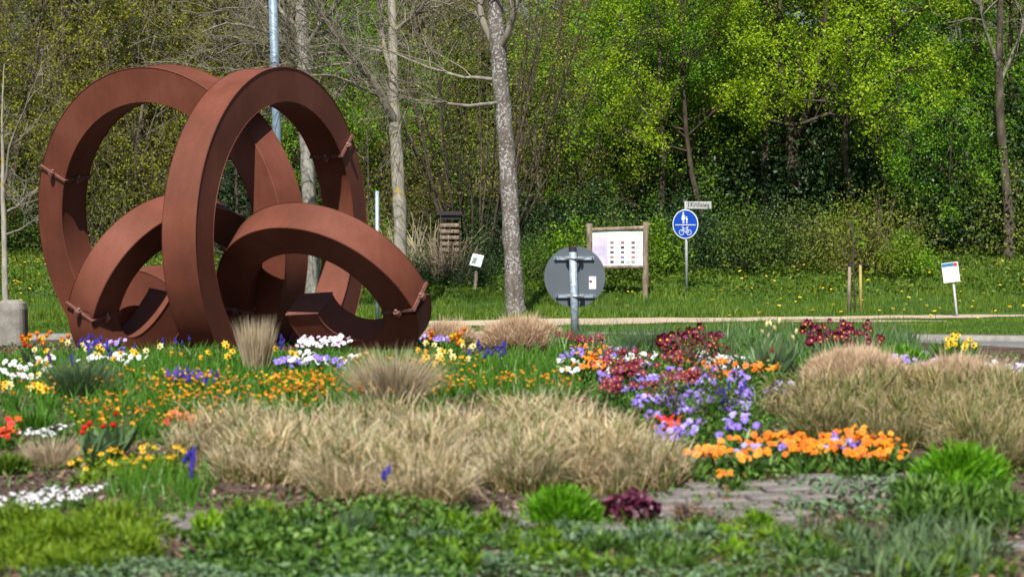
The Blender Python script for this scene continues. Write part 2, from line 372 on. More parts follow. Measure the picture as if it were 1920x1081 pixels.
# planted island
nr, na = 46, 150; V = [(IC[0], IC[1], float(hz(*IC)))]
for i in range(1, nr+1):
    r = (IR-.16)*i/nr
    for k in range(na):
        a = 2*math.pi*k/na; x, y = IC[0]+r*math.cos(a), IC[1]+r*math.sin(a); V.append((x, y, float(hz(x, y))))
Q = [[1+(i-1)*na+k, 1+(i-1)*na+(k+1)%na, 1+i*na+(k+1)%na, 1+i*na+k] for i in range(1, nr) for k in range(na)]
T = [[0, 1+k, 1+(k+1)%na] for k in range(na)]
o = link('planting_bed', M('planting_bed', V, [np.array(Q), np.array(T)], m_soil, smooth=True)); o['kind'] = 'structure'
ker = tag(empty('island_kerb', (0,0,0)), kind='structure')
kb = MB(); nk = 68
for k in range(nk):
    a0, a1 = 2*math.pi*k/nk+.002, 2*math.pi*(k+1)/nk-.002
    P4 = [(IC[0]+r*math.cos(a), IC[1]+r*math.sin(a)) for r, a in ((IR-.16, a0), (IR+.0, a0), (IR+.0, a1), (IR-.16, a1))]
    V = [(x, y, -.02) for x, y in P4]+[(x, y, .125) for x, y in P4]
    Fc = [(4,5,6,7),(0,1,5,4),(1,2,6,5),(2,3,7,6),(3,0,4,7)]
    mx, my = IC[0]+IR*math.cos((a0+a1)/2), IC[1]+IR*math.sin((a0+a1)/2)
    if mx > 2 and my > 20:
        q = MB(); q.add(V, Fc); q.build('kerb_stone', m_conc, ker)
    else: kb.add(V, Fc)
o = kb.build('kerb_stones', m_conc, ker); o['kind'] = 'stuff'
# ------------------------------------------------------------------ the rusty steel sculpture
def basis(t, l, r):
    u = np.array([math.cos(t), -math.sin(t), 0]); n = np.array([-math.sin(t), -math.cos(t), 0]); v = np.array([0, 0, 1.])
    v2 = v*math.cos(l)+n*math.sin(l); n2 = n*math.cos(l)-v*math.sin(l)
    return u*math.cos(r)+v2*math.sin(r), v2*math.cos(r)-u*math.sin(r), n2
def arcframe(p, ph):
    cx, cz, cy, t, l, r, a, b, pt, w = p; u, v, n = basis(t, l, r)
    c = np.array([(cx-960)*cy/F, cy, H-(cz-YH)*cy/F]); co_, si = np.cos(ph)[:, None], np.sin(ph)[:, None]
    rad = co_*u*b+si*v*a; rad /= np.linalg.norm(rad, axis=1)[:, None]
    P = c+a*co_*u+b*si*v+pt*(ph-math.pi/2)[:, None]/math.pi*n
    return P, rad, n
def kscale(p, k): q = list(p); q[2] *= k; q[6] *= k; q[7] *= k; q[8] *= k; q[9] *= k; return q
scu = empty('steel_sculpture', (-2.6, 19.6, .43))
tag(scu, 'huge knot of interlocking rust brown square section steel hoops standing in the flower bed', 'sculpture')
def steel_arc(p, a0, a1, flanges=(), n=120, name='steel_arc'):
    ph = np.linspace(R_(a0), R_(a1), n); P, rad, nn = arcframe(p, ph); w = p[9]
    cs = [(1, 1), (-1, 1), (-1, -1), (1, -1)]; V = []; bv = .006
    ring = []
    for fr, fn in cs:      # bevelled corners
        for d in ((fr*(w/2-bv), fn*w/2), (fr*w/2, fn*(w/2-bv))) if fr*fn > 0 else ((fr*w/2, fn*(w/2-bv)), (fr*(w/2-bv), fn*w/2)): ring.append(d)
    k = len(ring)
    V = np.stack([P+rad*d0+nn*d1 for d0, d1 in ring], 1).reshape(-1, 3)-np.array(scu.location)
    i = np.arange(k); Q = np.concatenate([np.stack([j*k+i, j*k+(i+1)%k, (j+1)*k+(i+1)%k, (j+1)*k+i], 1) for j in range(n-1)])
    me = bpy.data.meshes.new(name)
    me.from_pydata(V.tolist(), [], [tuple(q) for q in Q.tolist()]+[tuple(range(k)), tuple(range(n*k-1, n*k-k-1, -1))])
    me.materials.append(m_steel); me.polygons.foreach_set('use_smooth', [True]*len(Q)+[False]*2)
    me.update()
    import bmesh
    bm = bmesh.new(); bm.from_mesh(me); bmesh.ops.recalc_face_normals(bm, faces=bm.faces)
    for e in bm.edges:
        if len(e.link_faces) == 2 and e.calc_face_angle(0) > .5: e.smooth = False
    bm.to_mesh(me); bm.free()
    o = link(name, me, scu)
    for f in flanges:
        deg = f if not isinstance(f, tuple) else f[0]; tilt = 0; plainf = isinstance(f, tuple)
        P1, r1, n1 = arcframe(p, np.array([R_(deg), R_(deg)+.01])); T = P1[1]-P1[0]; T /= np.linalg.norm(T); r_ = r1[0]
        r_ = r_-T*(r_@T); r_ /= np.linalg.norm(r_)
        r_ = r_*math.cos(tilt)+T*math.sin(tilt); T = np.cross(n1, r_); T *= 1
        Mx = Matrix((r_.tolist(), n1.tolist(), T.tolist())).transposed()
        c = Vector((P1[0]-np.array(scu.location)).tolist()); q = MB()
        q.box(c, (w+.032, w+.032, .022) if not plainf else (w+.012, w+.012, .014), Mx, .004)
        if not plainf: q.box(c+Vector((T*.018).tolist()), (w+.022, w+.022, .008), Mx)
        for sr, sn in (() if plainf else ((1,0),(-1,0),(0,1),(0,-1))):
            d = Vector((r_*sr*(w/2+.02)+n1*sn*(w/2+.02)).tolist())
            q.tube(c+d-Vector((T*.016).tolist()), c+d+Vector((T*.020).tolist()), .036, .036, 12)
            q.cm = 1; q.tube(c+d-Vector((T*.040).tolist()), c+d+Vector((T*.042).tolist()), .013, .013, 6); q.cm = 0
        q.build('flange', [m_edge, m_bolt], o)
    return o
pA = kscale([314.1152, 444.8137, 20.0411, 0.5932, 0.1432, -0.0701, 1.5759, 1.524, -0.2345, 0.3482], 1.02)
pB = [510.1608, 428.3479, 19.875, -1.2248, -0.0223, 0.212, 1.6318, 1.3992, -0.0873, 0.3465]
pC = [334.9132, 595.2769, 19.8192, -1.0322, 0.4775, -0.5534, 1.4074, 0.9763, -0.0048, 0.3364]
pD = kscale([611.6737, 590.9006, 19.7034, 0.4488, 0.7613, -0.5207, 0.9729, 1.1816, -0.2576, 0.3449], .97)
pD2 = kscale([669.044, 567.2546, 19.5869, 0.3937, 0.5638, -0.1729, 0.5276, 0.4919, -0.0005, 0.3603], .97)
pC2 = kscale([303.1836, 499.859, 19.3185, -0.8903, 0.1236, -0.3183, 0.4166, 0.887, 0.2942, 0.3414], .973)
pE = [288, 606, 20.3, .62, .12, 0, .42, .42, 0, .35]
pD2 = kscale([669.044, 567.2546, 19.5869, 0.3937, 0.5638, -0.1729, 0.5276, 0.4919, -0.0005, 0.3603], .955)
pE = [286, 642, 20.3, .62, .12, 0, .64, .58, 0, .36]
steel_arc(pA, -60, 240, [158]); steel_arc(pB, -60, 240, [23]); steel_arc(pC, 10, 214, [213.5]); steel_arc(pD, 41, 262, [202, 42])
steel_arc(pD2, -167, 10, [(-167, 0, 1)]); steel_arc(pC2, -140, -14, [(-14, 0, 1)]); steel_arc(pE, -20, 215, [])
# ------------------------------------------------------------------ woodland
m_tw_pale = barkmat('pale_twig_bark', (.065,.05,.036), (.13,.105,.078), (.22,.19,.15), 9, bump=.3)
m_tw_mid = barkmat('grey_branch_bark', (.10,.085,.065), (.19,.17,.135), (.30,.27,.22), 9, bump=.3)
m_tw_dark = barkmat('dark_twig_bark', (.035,.028,.02), (.075,.06,.045), (.13,.11,.09), 9, bump=.3)
m_bark_gl = barkmat('grey_lichen_bark', (.065,.055,.048), (.125,.108,.096), (.20,.175,.155), 14, spots=(.36,.36,.35), sc_spot=24, lo=.565)
m_bark_yl = barkmat('yellow_lichen_bark', (.16,.14,.11), (.27,.25,.21), (.40,.38,.33), 9, spots=(.36,.27,.06), sc_spot=7, lo=.62)
m_bark_wh = barkmat('pale_grey_bark', (.15,.14,.12), (.25,.24,.21), (.36,.35,.32), 10, spots=(.12,.10,.08), sc_spot=12, lo=.62)
m_bark_dk = barkmat('dark_brown_bark', (.03,.022,.016), (.06,.046,.035), (.10,.08,.065), 10)
m_l_bud = leafmat('bud_leaf', [(.20,.22,.018),(.30,.33,.022),(.40,.41,.04)], .5, obj=.12)
m_l_bud2 = leafmat('olive_bud_leaf', [(.13,.16,.022),(.20,.25,.028),(.28,.33,.045)], .4, obj=.15)
m_l_fresh = leafmat('fresh_leaf', [(.10,.25,.008),(.18,.38,.014),(.30,.50,.025)], .5, obj=.08)
m_l_lime = leafmat('lime_leaf', [(.20,.32,.008),(.33,.47,.012),(.47,.58,.03)], .5, obj=.05)
m_l_mid = leafmat('mid_green_leaf', [(.045,.10,.010),(.09,.18,.014),(.16,.27,.022)], .35, obj=.15)
m_l_dark = leafmat('dark_green_leaf', [(.012,.032,.010),(.022,.05,.013),(.04,.08,.02)], .15, .4, obj=.15)
m_l_fir = leafmat('fir_needle', [(.012,.03,.014),(.02,.045,.02),(.04,.075,.03)], .1, obj=.1)
m_l_dead = leafmat('dead_leaf', [(.12,.06,.035),(.22,.13,.08),(.33,.22,.15)], .2)
def stems(n, h, r, spread, lean, K=8, wig=.06):
    P = []; R = []
    for i in range(n):
        a = rng.uniform(0, 6.283); p = np.array([math.cos(a), math.sin(a), 0])*rng.uniform(0, spread) if n > 1 else np.zeros(3)
        d = np.array([math.cos(a)*lean, math.sin(a)*lean, 1.0]); hh = h*rng.uniform(.75, 1.0); pts = [p+np.array([0,0,-.1])]
        for j in range(K-1):
            d = d+rng.normal(size=3)*wig*np.array([1,1,.2]); d[2] += .08; dd = d/np.linalg.norm(d); pts.append(pts[-1]+dd*hh/(K-1))
        P.append(pts); R.append(r*rng.uniform(.75, 1.1)*np.linspace(1, .25, K))
    return np.array(P), np.array(R)
def budding_tree(ns=3, h=10, r=.07, bark=m_tw_pale, leaf=m_l_bud, nl=3, per=(12, 7, 6), lsz=.058, spread=.5, lean=.25, limb=(1.6,3.2), leaf2=None):
    P0, R0 = stems(ns, h, r, spread, lean)
    P1, R1 = sprout(P0, R0, per[0], (.12, .97), (30, 65), limb, 6, up=.35, wig=.3, rf=.5, Lt=.45)
    P2, R2 = sprout(P1, R1, per[1], (.2, 1), (25, 60), (.6, 1.4), 5, up=.25, wig=.35, rf=.55)
    P3, R3 = sprout(P2, R2, per[2], (.15, 1), (20, 65), (.25, .6), 3, up=.15, wig=.4, rf=.6)
    R1 = np.maximum(R1, .006); R2 = np.maximum(R2, .0045); R3 = np.maximum(R3, .0035)
    wood = [(*tubes(P0, R0, 7),), (*tubes(P1, R1, 4),), (*tubes(P2, R2, 3),), (*tubes(P3, R3, 3),)]
    V, Fs, _, _ = cat(wood); tm = M('trunk', V, Fs, bark, smooth=True)
    L = []
    if nl:
        q = alongpts(P3, nl, .02); q = q+0
        k = 3; q = np.repeat(q, k, 0)+rng.normal(size=(len(q)*k, 3))*.028
        L.append(leaves(q, lsz*rng.uniform(.6, 1.3, len(q)), aspect=.6, up=.4))
    V, Fs, rn, _ = cat(L); cm = M('crown', V, Fs, leaf, rnd=rn)
    return tm, cm
def leafy_tree(h=9, r=.14, bark=m_bark_dk, leaf=m_l_fresh, per=(13, 8, 7), nl=6, lsz=.075, t0=.3, limb=(2.0,3.6), ns=1, up=.15, droop=.0, lean=.1, jit=.085):
    P0, R0 = stems(ns, h, r, .3, lean, wig=.08)
    P1, R1 = sprout(P0, R0, per[0], (t0, .98), (40, 80), limb, 6, up=up, wig=.3, rf=.5, droop=droop, Lt=.35)
    P2, R2 = sprout(P1, R1, per[1], (.25, 1), (25, 65), (.7, 1.5), 5, up=.1, wig=.35, rf=.55, droop=droop)
    P3, R3 = sprout(P2, R2, per[2], (.15, 1), (25, 70), (.3, .65), 3, up=.05, wig=.4, rf=.6)
    R1 = np.maximum(R1, .008); R2 = np.maximum(R2, .005); R3 = np.maximum(R3, .0035)
    V, Fs, _, _ = cat([(*tubes(P0, R0, 8),), (*tubes(P1, R1, 4),), (*tubes(P2, R2, 3),), (*tubes(P3[::2], R3[::2], 3),)])
    tm = M('trunk', V, Fs, bark, smooth=True)
    tone = np.repeat(rng.normal(.45, .2, len(P3)), nl); q = alongpts(P3, nl, jit); V, Fs, rn = leaves(q, lsz*rng.uniform(.6, 1.35, len(q)), aspect=.62, up=.5, rnd=np.clip(tone+rng.normal(0, .16, len(q)), 0, 1))
    return tm, M('crown', V, Fs, leaf, rnd=rn)
def shrub_mesh(n, rx, rz, leaf, lsz, clump=70, twig=m_tw_dark, tw=60, up=.3, spread=.28):
    cs = rng.normal(size=(clump, 3)); cs /= np.linalg.norm(cs, axis=1)[:, None]; cs *= rng.uniform(.25, 1, (clump, 1))**.5
    cs[:, 2] = np.abs(cs[:, 2]); cs *= np.array([rx, rx, rz])*rng.uniform(.75, 1.15, (clump, 1))
    q = cs[rng.integers(0, clump, n)]+rng.normal(size=(n, 3))*spread*np.array([rx, rx, rz])*.62; q[:, 2] = np.abs(q[:, 2])
    V, Fs, rn = leaves(q, lsz*rng.uniform(.6, 1.3, n), aspect=.6, up=up); cm = M('crown', V, Fs, leaf, rnd=rn)
    P = np.zeros((tw, 4, 3)); e = cs[rng.integers(0, clump, tw)]*1.1
    for j in range(4): P[:, j] = e*np.array([1,1,1.0])*(j/3)**np.array([1.0,1.0,.8])+rng.normal(size=(tw, 3))*.05*(j > 0)
    V, Fq = tubes(P, np.tile(np.linspace(.016, .004, 4), (tw, 1)), 3)
    return M('trunk', V, [Fq], twig), cm
def make(name, meshes, label, cate, group=None):
    o = empty(name); tag(o, label, cate, group); link('trunk', meshes[0], o); link('crown', meshes[1], o); regkids(o); return o
def put(meshes, name, X, Y, label, cate, group=None, rz=None, s=1.0, z=None):
    o = make(name, meshes, label, cate, group); o.location = (X, Y, float(hz(X, Y)) if z is None else z)
    o.rotation_euler = (0, 0, rng.uniform(0, 6.28) if rz is None else rz); o.scale = (s, s, s) if isinstance(s, (int, float)) else s
    return o
xw = lambda px, Y: (px-CX)*Y/F
BUD = [budding_tree(4), budding_tree(3, 11, .08), budding_tree(5, 9, .055, nl=4), budding_tree(3, 10, .07, leaf=m_l_bud2, nl=2)]
BARE = [budding_tree(1, 13, .16, nl=1, per=(20, 8, 6), leaf=m_l_bud2, lean=.05, limb=(1.6, 3.4)), budding_tree(2, 12, .11, nl=1, per=(18, 8, 6), leaf=m_l_bud2, lean=.1)]
LEAFY = [leafy_tree(10, .13, per=(14, 7, 6), nl=17, t0=.2, lsz=.078, jit=.10), leafy_tree(9.5, .11, leaf=m_l_fresh, per=(12, 7, 6), nl=17, jit=.10, ns=2, t0=.18, lsz=.08)]
LIME = [leafy_tree(11, .12, leaf=m_l_lime, per=(17, 8, 6), nl=24, t0=.36, limb=(2.8,4.8), lsz=.078, ns=1, lean=.22, jit=.10), leafy_tree(10.5, .12, leaf=m_l_lime, per=(17, 8, 6), nl=24, t0=.34, limb=(2.8,4.8), lsz=.078, droop=.14, jit=.10)]
UNDER = [leafy_tree(6, .05, leaf=m_l_fresh, per=(9, 5, 5), nl=12, lsz=.08, t0=.08, limb=(1.0,2.0), ns=4, lean=.4), leafy_tree(5.5, .05, leaf=m_l_mid, per=(11, 7, 6), nl=6, lsz=.07, t0=.05, limb=(.9,1.8), ns=4, lean=.35)]
left_desc = ['tall multi stemmed tree with sparse yellow green buds behind the left hoop']
# front row left: twiggy trees with yellow-green buds
FL = [(-10, 45.5, 0, 1.0, 'many stemmed budding tree at the far left edge of the wood'), (90, 47, 1, .98, 'budding tree seen left of the sculpture, behind the thin sapling'),
      (190, 45.2, 2, .95, 'budding tree seen through the left hoop of the sculpture'), (270, 48, 0, 1.05, 'budding tree whose crown rises over the top of the left hoop'),
      (350, 46, 1, 1.0, 'budding tree with bright yellow green leaves above the crossing of the hoops'), (430, 49, 2, 1.1, 'budding tree directly left of the tall blue grey lamp post'),
      (640, 49.5, 3, 1.0, 'sparse budding tree between the two pale trunks at the lamp post side'), (820, 49, 1, .95, 'budding tree behind the gap left of the speckled grey trunk'),
      (1020, 48, 3, .92, 'sparse budding tree just right of the speckled grey trunk'), (1095, 50, 0, .95, 'budding tree behind the information board, left of the leafy crowns')]
for px, Y, k, s, lb in FL: put(BUD[k], 'budding_tree', xw(px, Y), Y, lb, 'tree', 'budding trees in front of the wood', s=s)
FR = [(720, 47.5, LEAFY[1], .62, 'fresh green tree behind the yellow lichened trunk'), (1150, 46.5, LEAFY[0], .72, 'fresh green tree rising behind the information board'),
      (1265, 45.8, LEAFY[1], .85, 'bright green tree right behind the blue round path sign'), (1350, 47.5, LEAFY[0], .95, 'fresh green tree between the blue sign and the dark forked trunk'),
      (1440, 45.2, LIME[0], .95, 'large lime green tree with dark forked trunk right of the blue sign'), (1600, 44.8, LIME[1], .97, 'large lime green tree over the dark hollow of the wood'),
      (1745, 45.5, LIME[0], .96, 'lime green tree at the upper right above the leaning notice panel'), (1900, 48.8, LEAFY[1], .9, 'fresh green tree at the right edge of the wood'),
      (1520, 48.8, LIME[1], 1.05, 'taller lime green tree in the second row behind the forked trunk'), (1330, 44.8, LIME[1], .80, 'smaller lime green tree leaning over the street name plate'), (1680, 49.5, LIME[0], 1.1, 'tallest lime green tree in the second row at the right')]
for px, Y, mm, s, lb in FR: put(mm, 'leafy_tree', xw(px, Y), Y, lb, 'tree', 'leafy trees on the right', s=s)
DENSE = shrub_mesh(9000, 1.7, 1.9, m_l_mid, .085)
ZN = [(60, 'at the far left edge'), (130, 'left of the left hoop'), (200, 'in line with the left side of the left hoop'), (270, 'in line with the middle of the left hoop'), (340, 'in line with the crossing of the hoops'), (420, 'in line with the left side of the right hoop'),
      (490, 'just left of the lamp post'), (560, 'just right of the lamp post'), (640, 'in line with the right side of the right hoop'), (720, 'in line with the short galvanised post'), (800, 'right of the lichened trunk'), (880, 'in line with the tilted plaque'), (950, 'in line with the speckled trunk'),
      (1020, 'right of the speckled trunk'), (1090, 'in line with the round sign back'), (1150, 'in line with the left half of the information board'), (1215, 'in line with the right board post'), (1280, 'in line with the blue sign'), (1350, 'right of the street name plate'), (1430, 'left of the forked trunk'),
      (1510, 'in line with the forked trunk'), (1590, 'in line with the left tree stake'), (1660, 'in line with the rounded olive bush'), (1730, 'right of the rounded olive bush'), (1800, 'in line with the leaning notice panel'), (1870, 'right of the leaning notice panel')]
def zone(px):
    for a, t in ZN:
        if px < a: return t
    return 'at the far right edge'
# rows behind
k = 0
for Y, st, mix in ((53, 2.6, 0), (58, 2.8, 1), (65, 3.0, 2), (73, 3.4, 3), (83, 3.8, 4)):
    x = -.27*Y-3
    while x < .27*Y+3:
        right = x > 2; u = rng.random()
        mm = (LEAFY[k % 2] if u < .75 else BARE[0]) if right else (BUD[k % 4] if u < .55 else BARE[k % 2])
        put(mm, 'woodland_tree', x+rng.uniform(-.7, .7), Y+rng.uniform(-1.5, 1.5), ('leafy ' if right else 'twiggy ')+('woodland tree in the ', '')[0]+('second', 'third', 'fourth', 'fifth', 'rearmost')[mix]+' row '+zone(960+x*3800/Y).replace('in line with', 'behind').replace('the left half of ', ''),
            'tree', 'leafy trees deep in the wood' if right else 'twiggy trees deep in the wood', s=rng.uniform(.95, 1.3)); k += 1; x += st
for i in range(26):
    Yd = 57+(i % 3)*6; pxx = -150+i*85
    put(DENSE, 'thicket', xw(pxx, Yd), Yd, 'dense dark thicket far back '+zone(pxx)+(', low', ', taller', ', rearmost')[i % 3], 'thicket', 'dark thickets at the back of the wood', s=rng.uniform(2.2, 3.0))
# undergrowth; big right-hand shrubs added, dark leaves standing in for the hollow's shade
SH = [shrub_mesh(9000, 1.7, 1.9, m_l_dark, .075), shrub_mesh(8000, 1.5, 1.6, m_l_dark, .07, spread=.3), shrub_mesh(5000, 1.3, 1.5, m_l_mid, .065), shrub_mesh(6500, 1.2, 1.5, m_l_bud2, .048, tw=200, twig=m_tw_pale),
      shrub_mesh(3800, .8, 1.2, m_l_fresh, .07)]
for i, (px, Y, k, s) in enumerate([(1455, 46.4, 0, 1.45), (1545, 46.2, 1, 1.5), (1630, 46.4, 0, 1.4), (1715, 46.6, 1, 1.5), (1800, 46.9, 0, 1.45), (1870, 47.2, 1, 1.3), (1480, 47.6, 1, 2.1), (1590, 47.4, 0, 2.0), (1740, 48, 1, 2.1), (1850, 48.5, 0, 2.0), (250, 47.5, 0, 1.15), (340, 48, 1, 1.2), (420, 47.5, 0, 1.2), (160, 48, 0, .9), (1440, 48, 1, 1.5), (1560, 48.2, 0, 1.5), (1700, 48.4, 1, 1.5), (1820, 49, 0, 1.5), (215, 50, 0, 1.2), (300, 51, 1, 1.3), (380, 50, 0, 1.2), (470, 51, 1, 1.25), (560, 50, 0, 1.1), (650, 50.5, 1, 1.1), (120, 51, 1, 1.0), (30, 50, 0, 1.0), (1180, 49.8, 0, 1.2), (1290, 50, 1, 1.3), (1400, 50.5, 0, 1.35), (1540, 51, 1, 1.3),
                         (1690, 51, 0, 1.25), (1800, 51, 1, 1.3), (1900, 51.5, 0, 1.2), (1080, 50.5, 1, 1.1), (960, 51, 0, 1.0)]):
    put(SH[k], 'shade_shrub', xw(px, Y), Y, 'dark shaded shrub '+zone(px)+(', nearer row' if Y < 47 else (', middle row' if Y < 49.5 else ', rear row')), 'shrub', 'dark evergreen shrubs under the trees', s=s)
for px, Y, k, s, lb in [(778, 41.8, 0, .40, 'low dark ivy covered shrub just right of the yellow lichened trunk'), (880, 41.6, 1, .42, 'dark shrub behind the small tilted plaque on its post'), (925, 42.6, 0, .6, 'dark shrub between the plaque and the speckled trunk'),
                        (1010, 41.6, 2, .62, 'mid green shrub right of the speckled trunk base'), (1075, 42.4, 4, 1.0, 'fresh green shrub behind the back of the round sign'), (1150, 42.2, 2, .85, 'green shrub under the information board'),
                        (1230, 43, 4, .95, 'fresh green bush left of the blue path sign'), (1335, 43.2, 0, .6, 'dark shrub just right of the blue path sign pole'), (1400, 43.0, 2, .9, 'mid green bush left of the tree stakes'), (1460, 43.6, 1, .8, 'dark shrub in the shade under the forked trunk'),
                        (1530, 43.4, 3, .95, 'olive twiggy bush behind the left tree stake'), (1640, 42.8, 3, 1.2, 'big rounded olive bush with fine budding twigs right of the tree stakes'), (1692, 42.4, 4, .8, 'small bright green bush at the right side of the rounded olive bush'),
                        (1895, 45.4, 3, 1.5, 'olive twiggy bush at the far right edge'), (25, 45, 2, .8, 'green bush at the far left behind the sapling'), (700, 43.5, 3, .8, 'twiggy bush behind the short galvanised post'), (1285, 44.0, 0, .8, 'dark shrub directly behind the blue round sign'),
                        (1760, 46.5, 0, .9, 'dark shrub in the hollow right of the rounded bush'), (980, 43.5, 0, .8, 'dark shrub behind the speckled trunk'), (100, 45.6, 0, .8, 'dark shrub left of the sculpture'), (1110, 43.6, 0, .9, 'dark shrub behind the left board post')]:
    put(SH[k], 'bush', xw(px, Y), Y, lb, 'bush', s=s)
# understorey of young trees
for px, Y, k, s, lb in [(800, 47, 1, .8, 'young green tree left of the brush pile'), (1130, 45.8, 0, .9, 'young tree with yellow green leaves above the board'), (1215, 46, 0, .85, 'young tree with hanging leaves between board and blue sign'), (1330, 46.5, 1, .95, 'young green tree above the street name plate'),
                        (1690, 45, 0, .72, 'young bright leaved tree above the rounded olive bush'), (1770, 45.4, 0, .66, 'young leafy tree low at the right below the lime crowns'), (690, 47, 0, .8, 'young leafy tree left of the yellow lichened trunk')]:
    put(UNDER[k], 'young_tree', xw(px, Y), Y, lb, 'tree', s=s)
BU = leafy_tree(6, .05, bark=m_tw_pale, leaf=m_l_bud, per=(10, 7, 6), nl=4, lsz=.06, t0=.08, limb=(1.0,2.0), ns=5, lean=.4)
for px, Y, s, lb in [(60, 45.5, .9, 'low budding tree left of the left hoop'), (170, 45, .8, 'low budding tree behind the left edge of the left hoop'), (235, 45.6, .95, 'low budding tree in the middle of the left hoop opening'), (310, 46, .9, 'low budding tree in the right part of the left hoop opening'), (15, 46.5, 1.1, 'low budding tree behind the concrete bollard'), (700, 45.6, .8, 'low budding tree behind the right edge of the right hoop'), (1040, 46, .9, 'low budding tree right of the speckled trunk')]:
    put(BU, 'budding_tree', xw(px, Y), Y, lb, 'tree', s=s)
# fir seen through the crossing hoops
P0, R0 = stems(1, 4.2, .07, 0, 0, wig=.01); P1, R1 = sprout(P0, R0, 60, (.05, .99), (75, 95), (1.1, 1.7), 5, up=-.05, wig=.1, Lt=.85)
P2, R2 = sprout(P1, R1, 9, (.15, 1), (35, 60), (.25, .5), 3, up=0, wig=.2, rf=.5); q = alongpts(P2, 16, .02)
V, Fs, rn = leaves(q, .055*rng.uniform(.7, 1.3, len(q)), aspect=.3)
V2, F2, _, _ = cat([(*tubes(P0, R0, 6),), (*tubes(P1, np.maximum(R1, .008), 3),)])
put((M('trunk', V2, F2, m_bark_dk), M('crown', V, Fs, m_l_fir, rnd=rn)), 'fir_tree', xw(445, 44), 44, 'young dark fir tree seen through the crossing hoops of the sculpture', 'tree', s=.95)
# individually recognisable trunks
def trunk_tree(name, pts, bark, label, Y, base_r, limbs=(), nb=12, twl=1.0, leaf=None, lim_seed=0):
    """pts: (px, py, half width in px) down to up along the trunk at distance Y"""
    o = empty(name); b = at(pts[0][0], pts[0][1], Y); o.location = (b.x, b.y, float(hz(b.x, Y))-.05); org = np.array(o.location)
    tag(o, label, 'tree')
    def poly(ps, Y0, Y1, K):
        A = np.array([[*at(p[0], p[1], Y0+(Y1-Y0)*i/(len(ps)-1))] for i, p in enumerate(ps)]); Rr = np.array([p[2]*Y0/F for p in ps])
        s = np.linspace(0, len(ps)-1, K); i = np.minimum(s.astype(int), len(ps)-2); f = (s-i)[:, None]
        f2 = f
        return (A[i]*(1-f2)+A[i+1]*f2-org), (Rr[i]*(1-f[:, 0])+Rr[i+1]*f[:, 0])
    P, R = poly(pts, Y, Y, 44)
    P = P+np.cumsum(rng.normal(size=P.shape)*.003, 0)*np.array([1,1,0]); P[0, 2] = -.1
    R = R*(1+.05*rng.normal(size=R.shape)); R[:3] *= np.array([1.35, 1.15, 1.05])
    V, Fq = tubes(P[None], R[None], 18)
    link('trunk', M('trunk', V, [Fq], bark, smooth=True), o)
    LP = [(P[None], R[None])]; parts = []
    for lp, y1 in limbs:
        a, r = poly(lp, Y, y1, 10); a = a+np.cumsum(rng.normal(size=a.shape)*.012, 0); parts.append((*tubes(a[None], r[None], 9),)); LP.append((a[None], r[None]))
    tw = []
    for a, r in LP[1:]:
        c1, r1 = sprout(a, r, nb, (.2, 1), (25, 60), (.8*twl, 1.8*twl), 6, up=.15, wig=.3, rf=.45); c1r = np.maximum(r1, .006)
        c2, r2 = sprout(c1, r1, 6, (.2, 1), (25, 60), (.4*twl, .9*twl), 4, up=.1, wig=.35, rf=.6); c3, r3 = sprout(c2, r2, 4, (.2, 1), (25, 60), (.15*twl, .4*twl), 3, up=.1, wig=.35, rf=.6)
        parts += [(*tubes(c1, c1r, 4),), (*tubes(c2, np.maximum(r2, .004), 3),), (*tubes(c3, np.maximum(r3, .003), 3),)]; tw.append(c3)
    if parts:
        V, Fs, _, _ = cat(parts); link('crown', M('crown', V, Fs, bark if bark is m_bark_dk else m_tw_mid, smooth=True), o)
    if leaf and tw:
        q = np.concatenate([alongpts(c, 2, .02) for c in tw]); V, Fs, rn = leaves(q, .045*rng.uniform(.6, 1.3, len(q)), up=.3); link('leaf_buds', M('leaf_buds', V, Fs, leaf, rnd=rn), o)['kind'] = 'stuff'
    return o
trunk_tree('speckled_tree', [(968,600,20),(966,570,18),(962,500,17),(957,400,16.5),(950,280,16),(940,180,15.5),(934,90,15.5),(928,20,14),(925,-120,14),(930,-300,9),(935,-460,4)], m_bark_gl, 'nearest tree, straight grey trunk speckled with white lichen right of the sculpture', 35.2, .17,
    [([(938,95,7),(958,40,6.5),(975,-40,5),(990,-180,3)], 34.5), ([(930,100,7),(905,50,6.5),(893,0,6),(880,-120,6),(860,-260,3)], 35.5), ([(945,190,4),(880,200,3.4),(800,188,2.6),(765,183,1.5)], 34), ([(935,150,4),(870,145,3),(800,128,2.4),(700,85,1.2)], 36), ([(930,-40,5),(1040,-90,3),(1100,-110,1.5)], 34)], 9)
trunk_tree('lichened_tree', [(752,575,14),(751,480,13),(749,400,12.5),(744,320,12),(740,240,12),(738,180,10),(738,100,9),(735,0,8),(733,-150,6),(730,-300,3)], m_bark_yl, 'pale trunk with yellow lichen forking above the right side of the sculpture', 36.5, .12,
    [([(740,225,9),(712,180,8),(690,140,6.5),(650,100,5.5),(610,45,4),(585,0,2.5)], 35.5), ([(738,150,6),(722,90,5.5),(712,0,4.5),(705,-120,2.5)], 37), ([(715,182,4),(670,160,3),(620,142,2.5),(570,140,1.2)], 34.5), ([(738,60,5),(790,20,3.5),(840,-40,2)], 36), ([(650,100,3),(600,95,2.4),(520,120,1.8),(430,128,1)], 35)], 12)
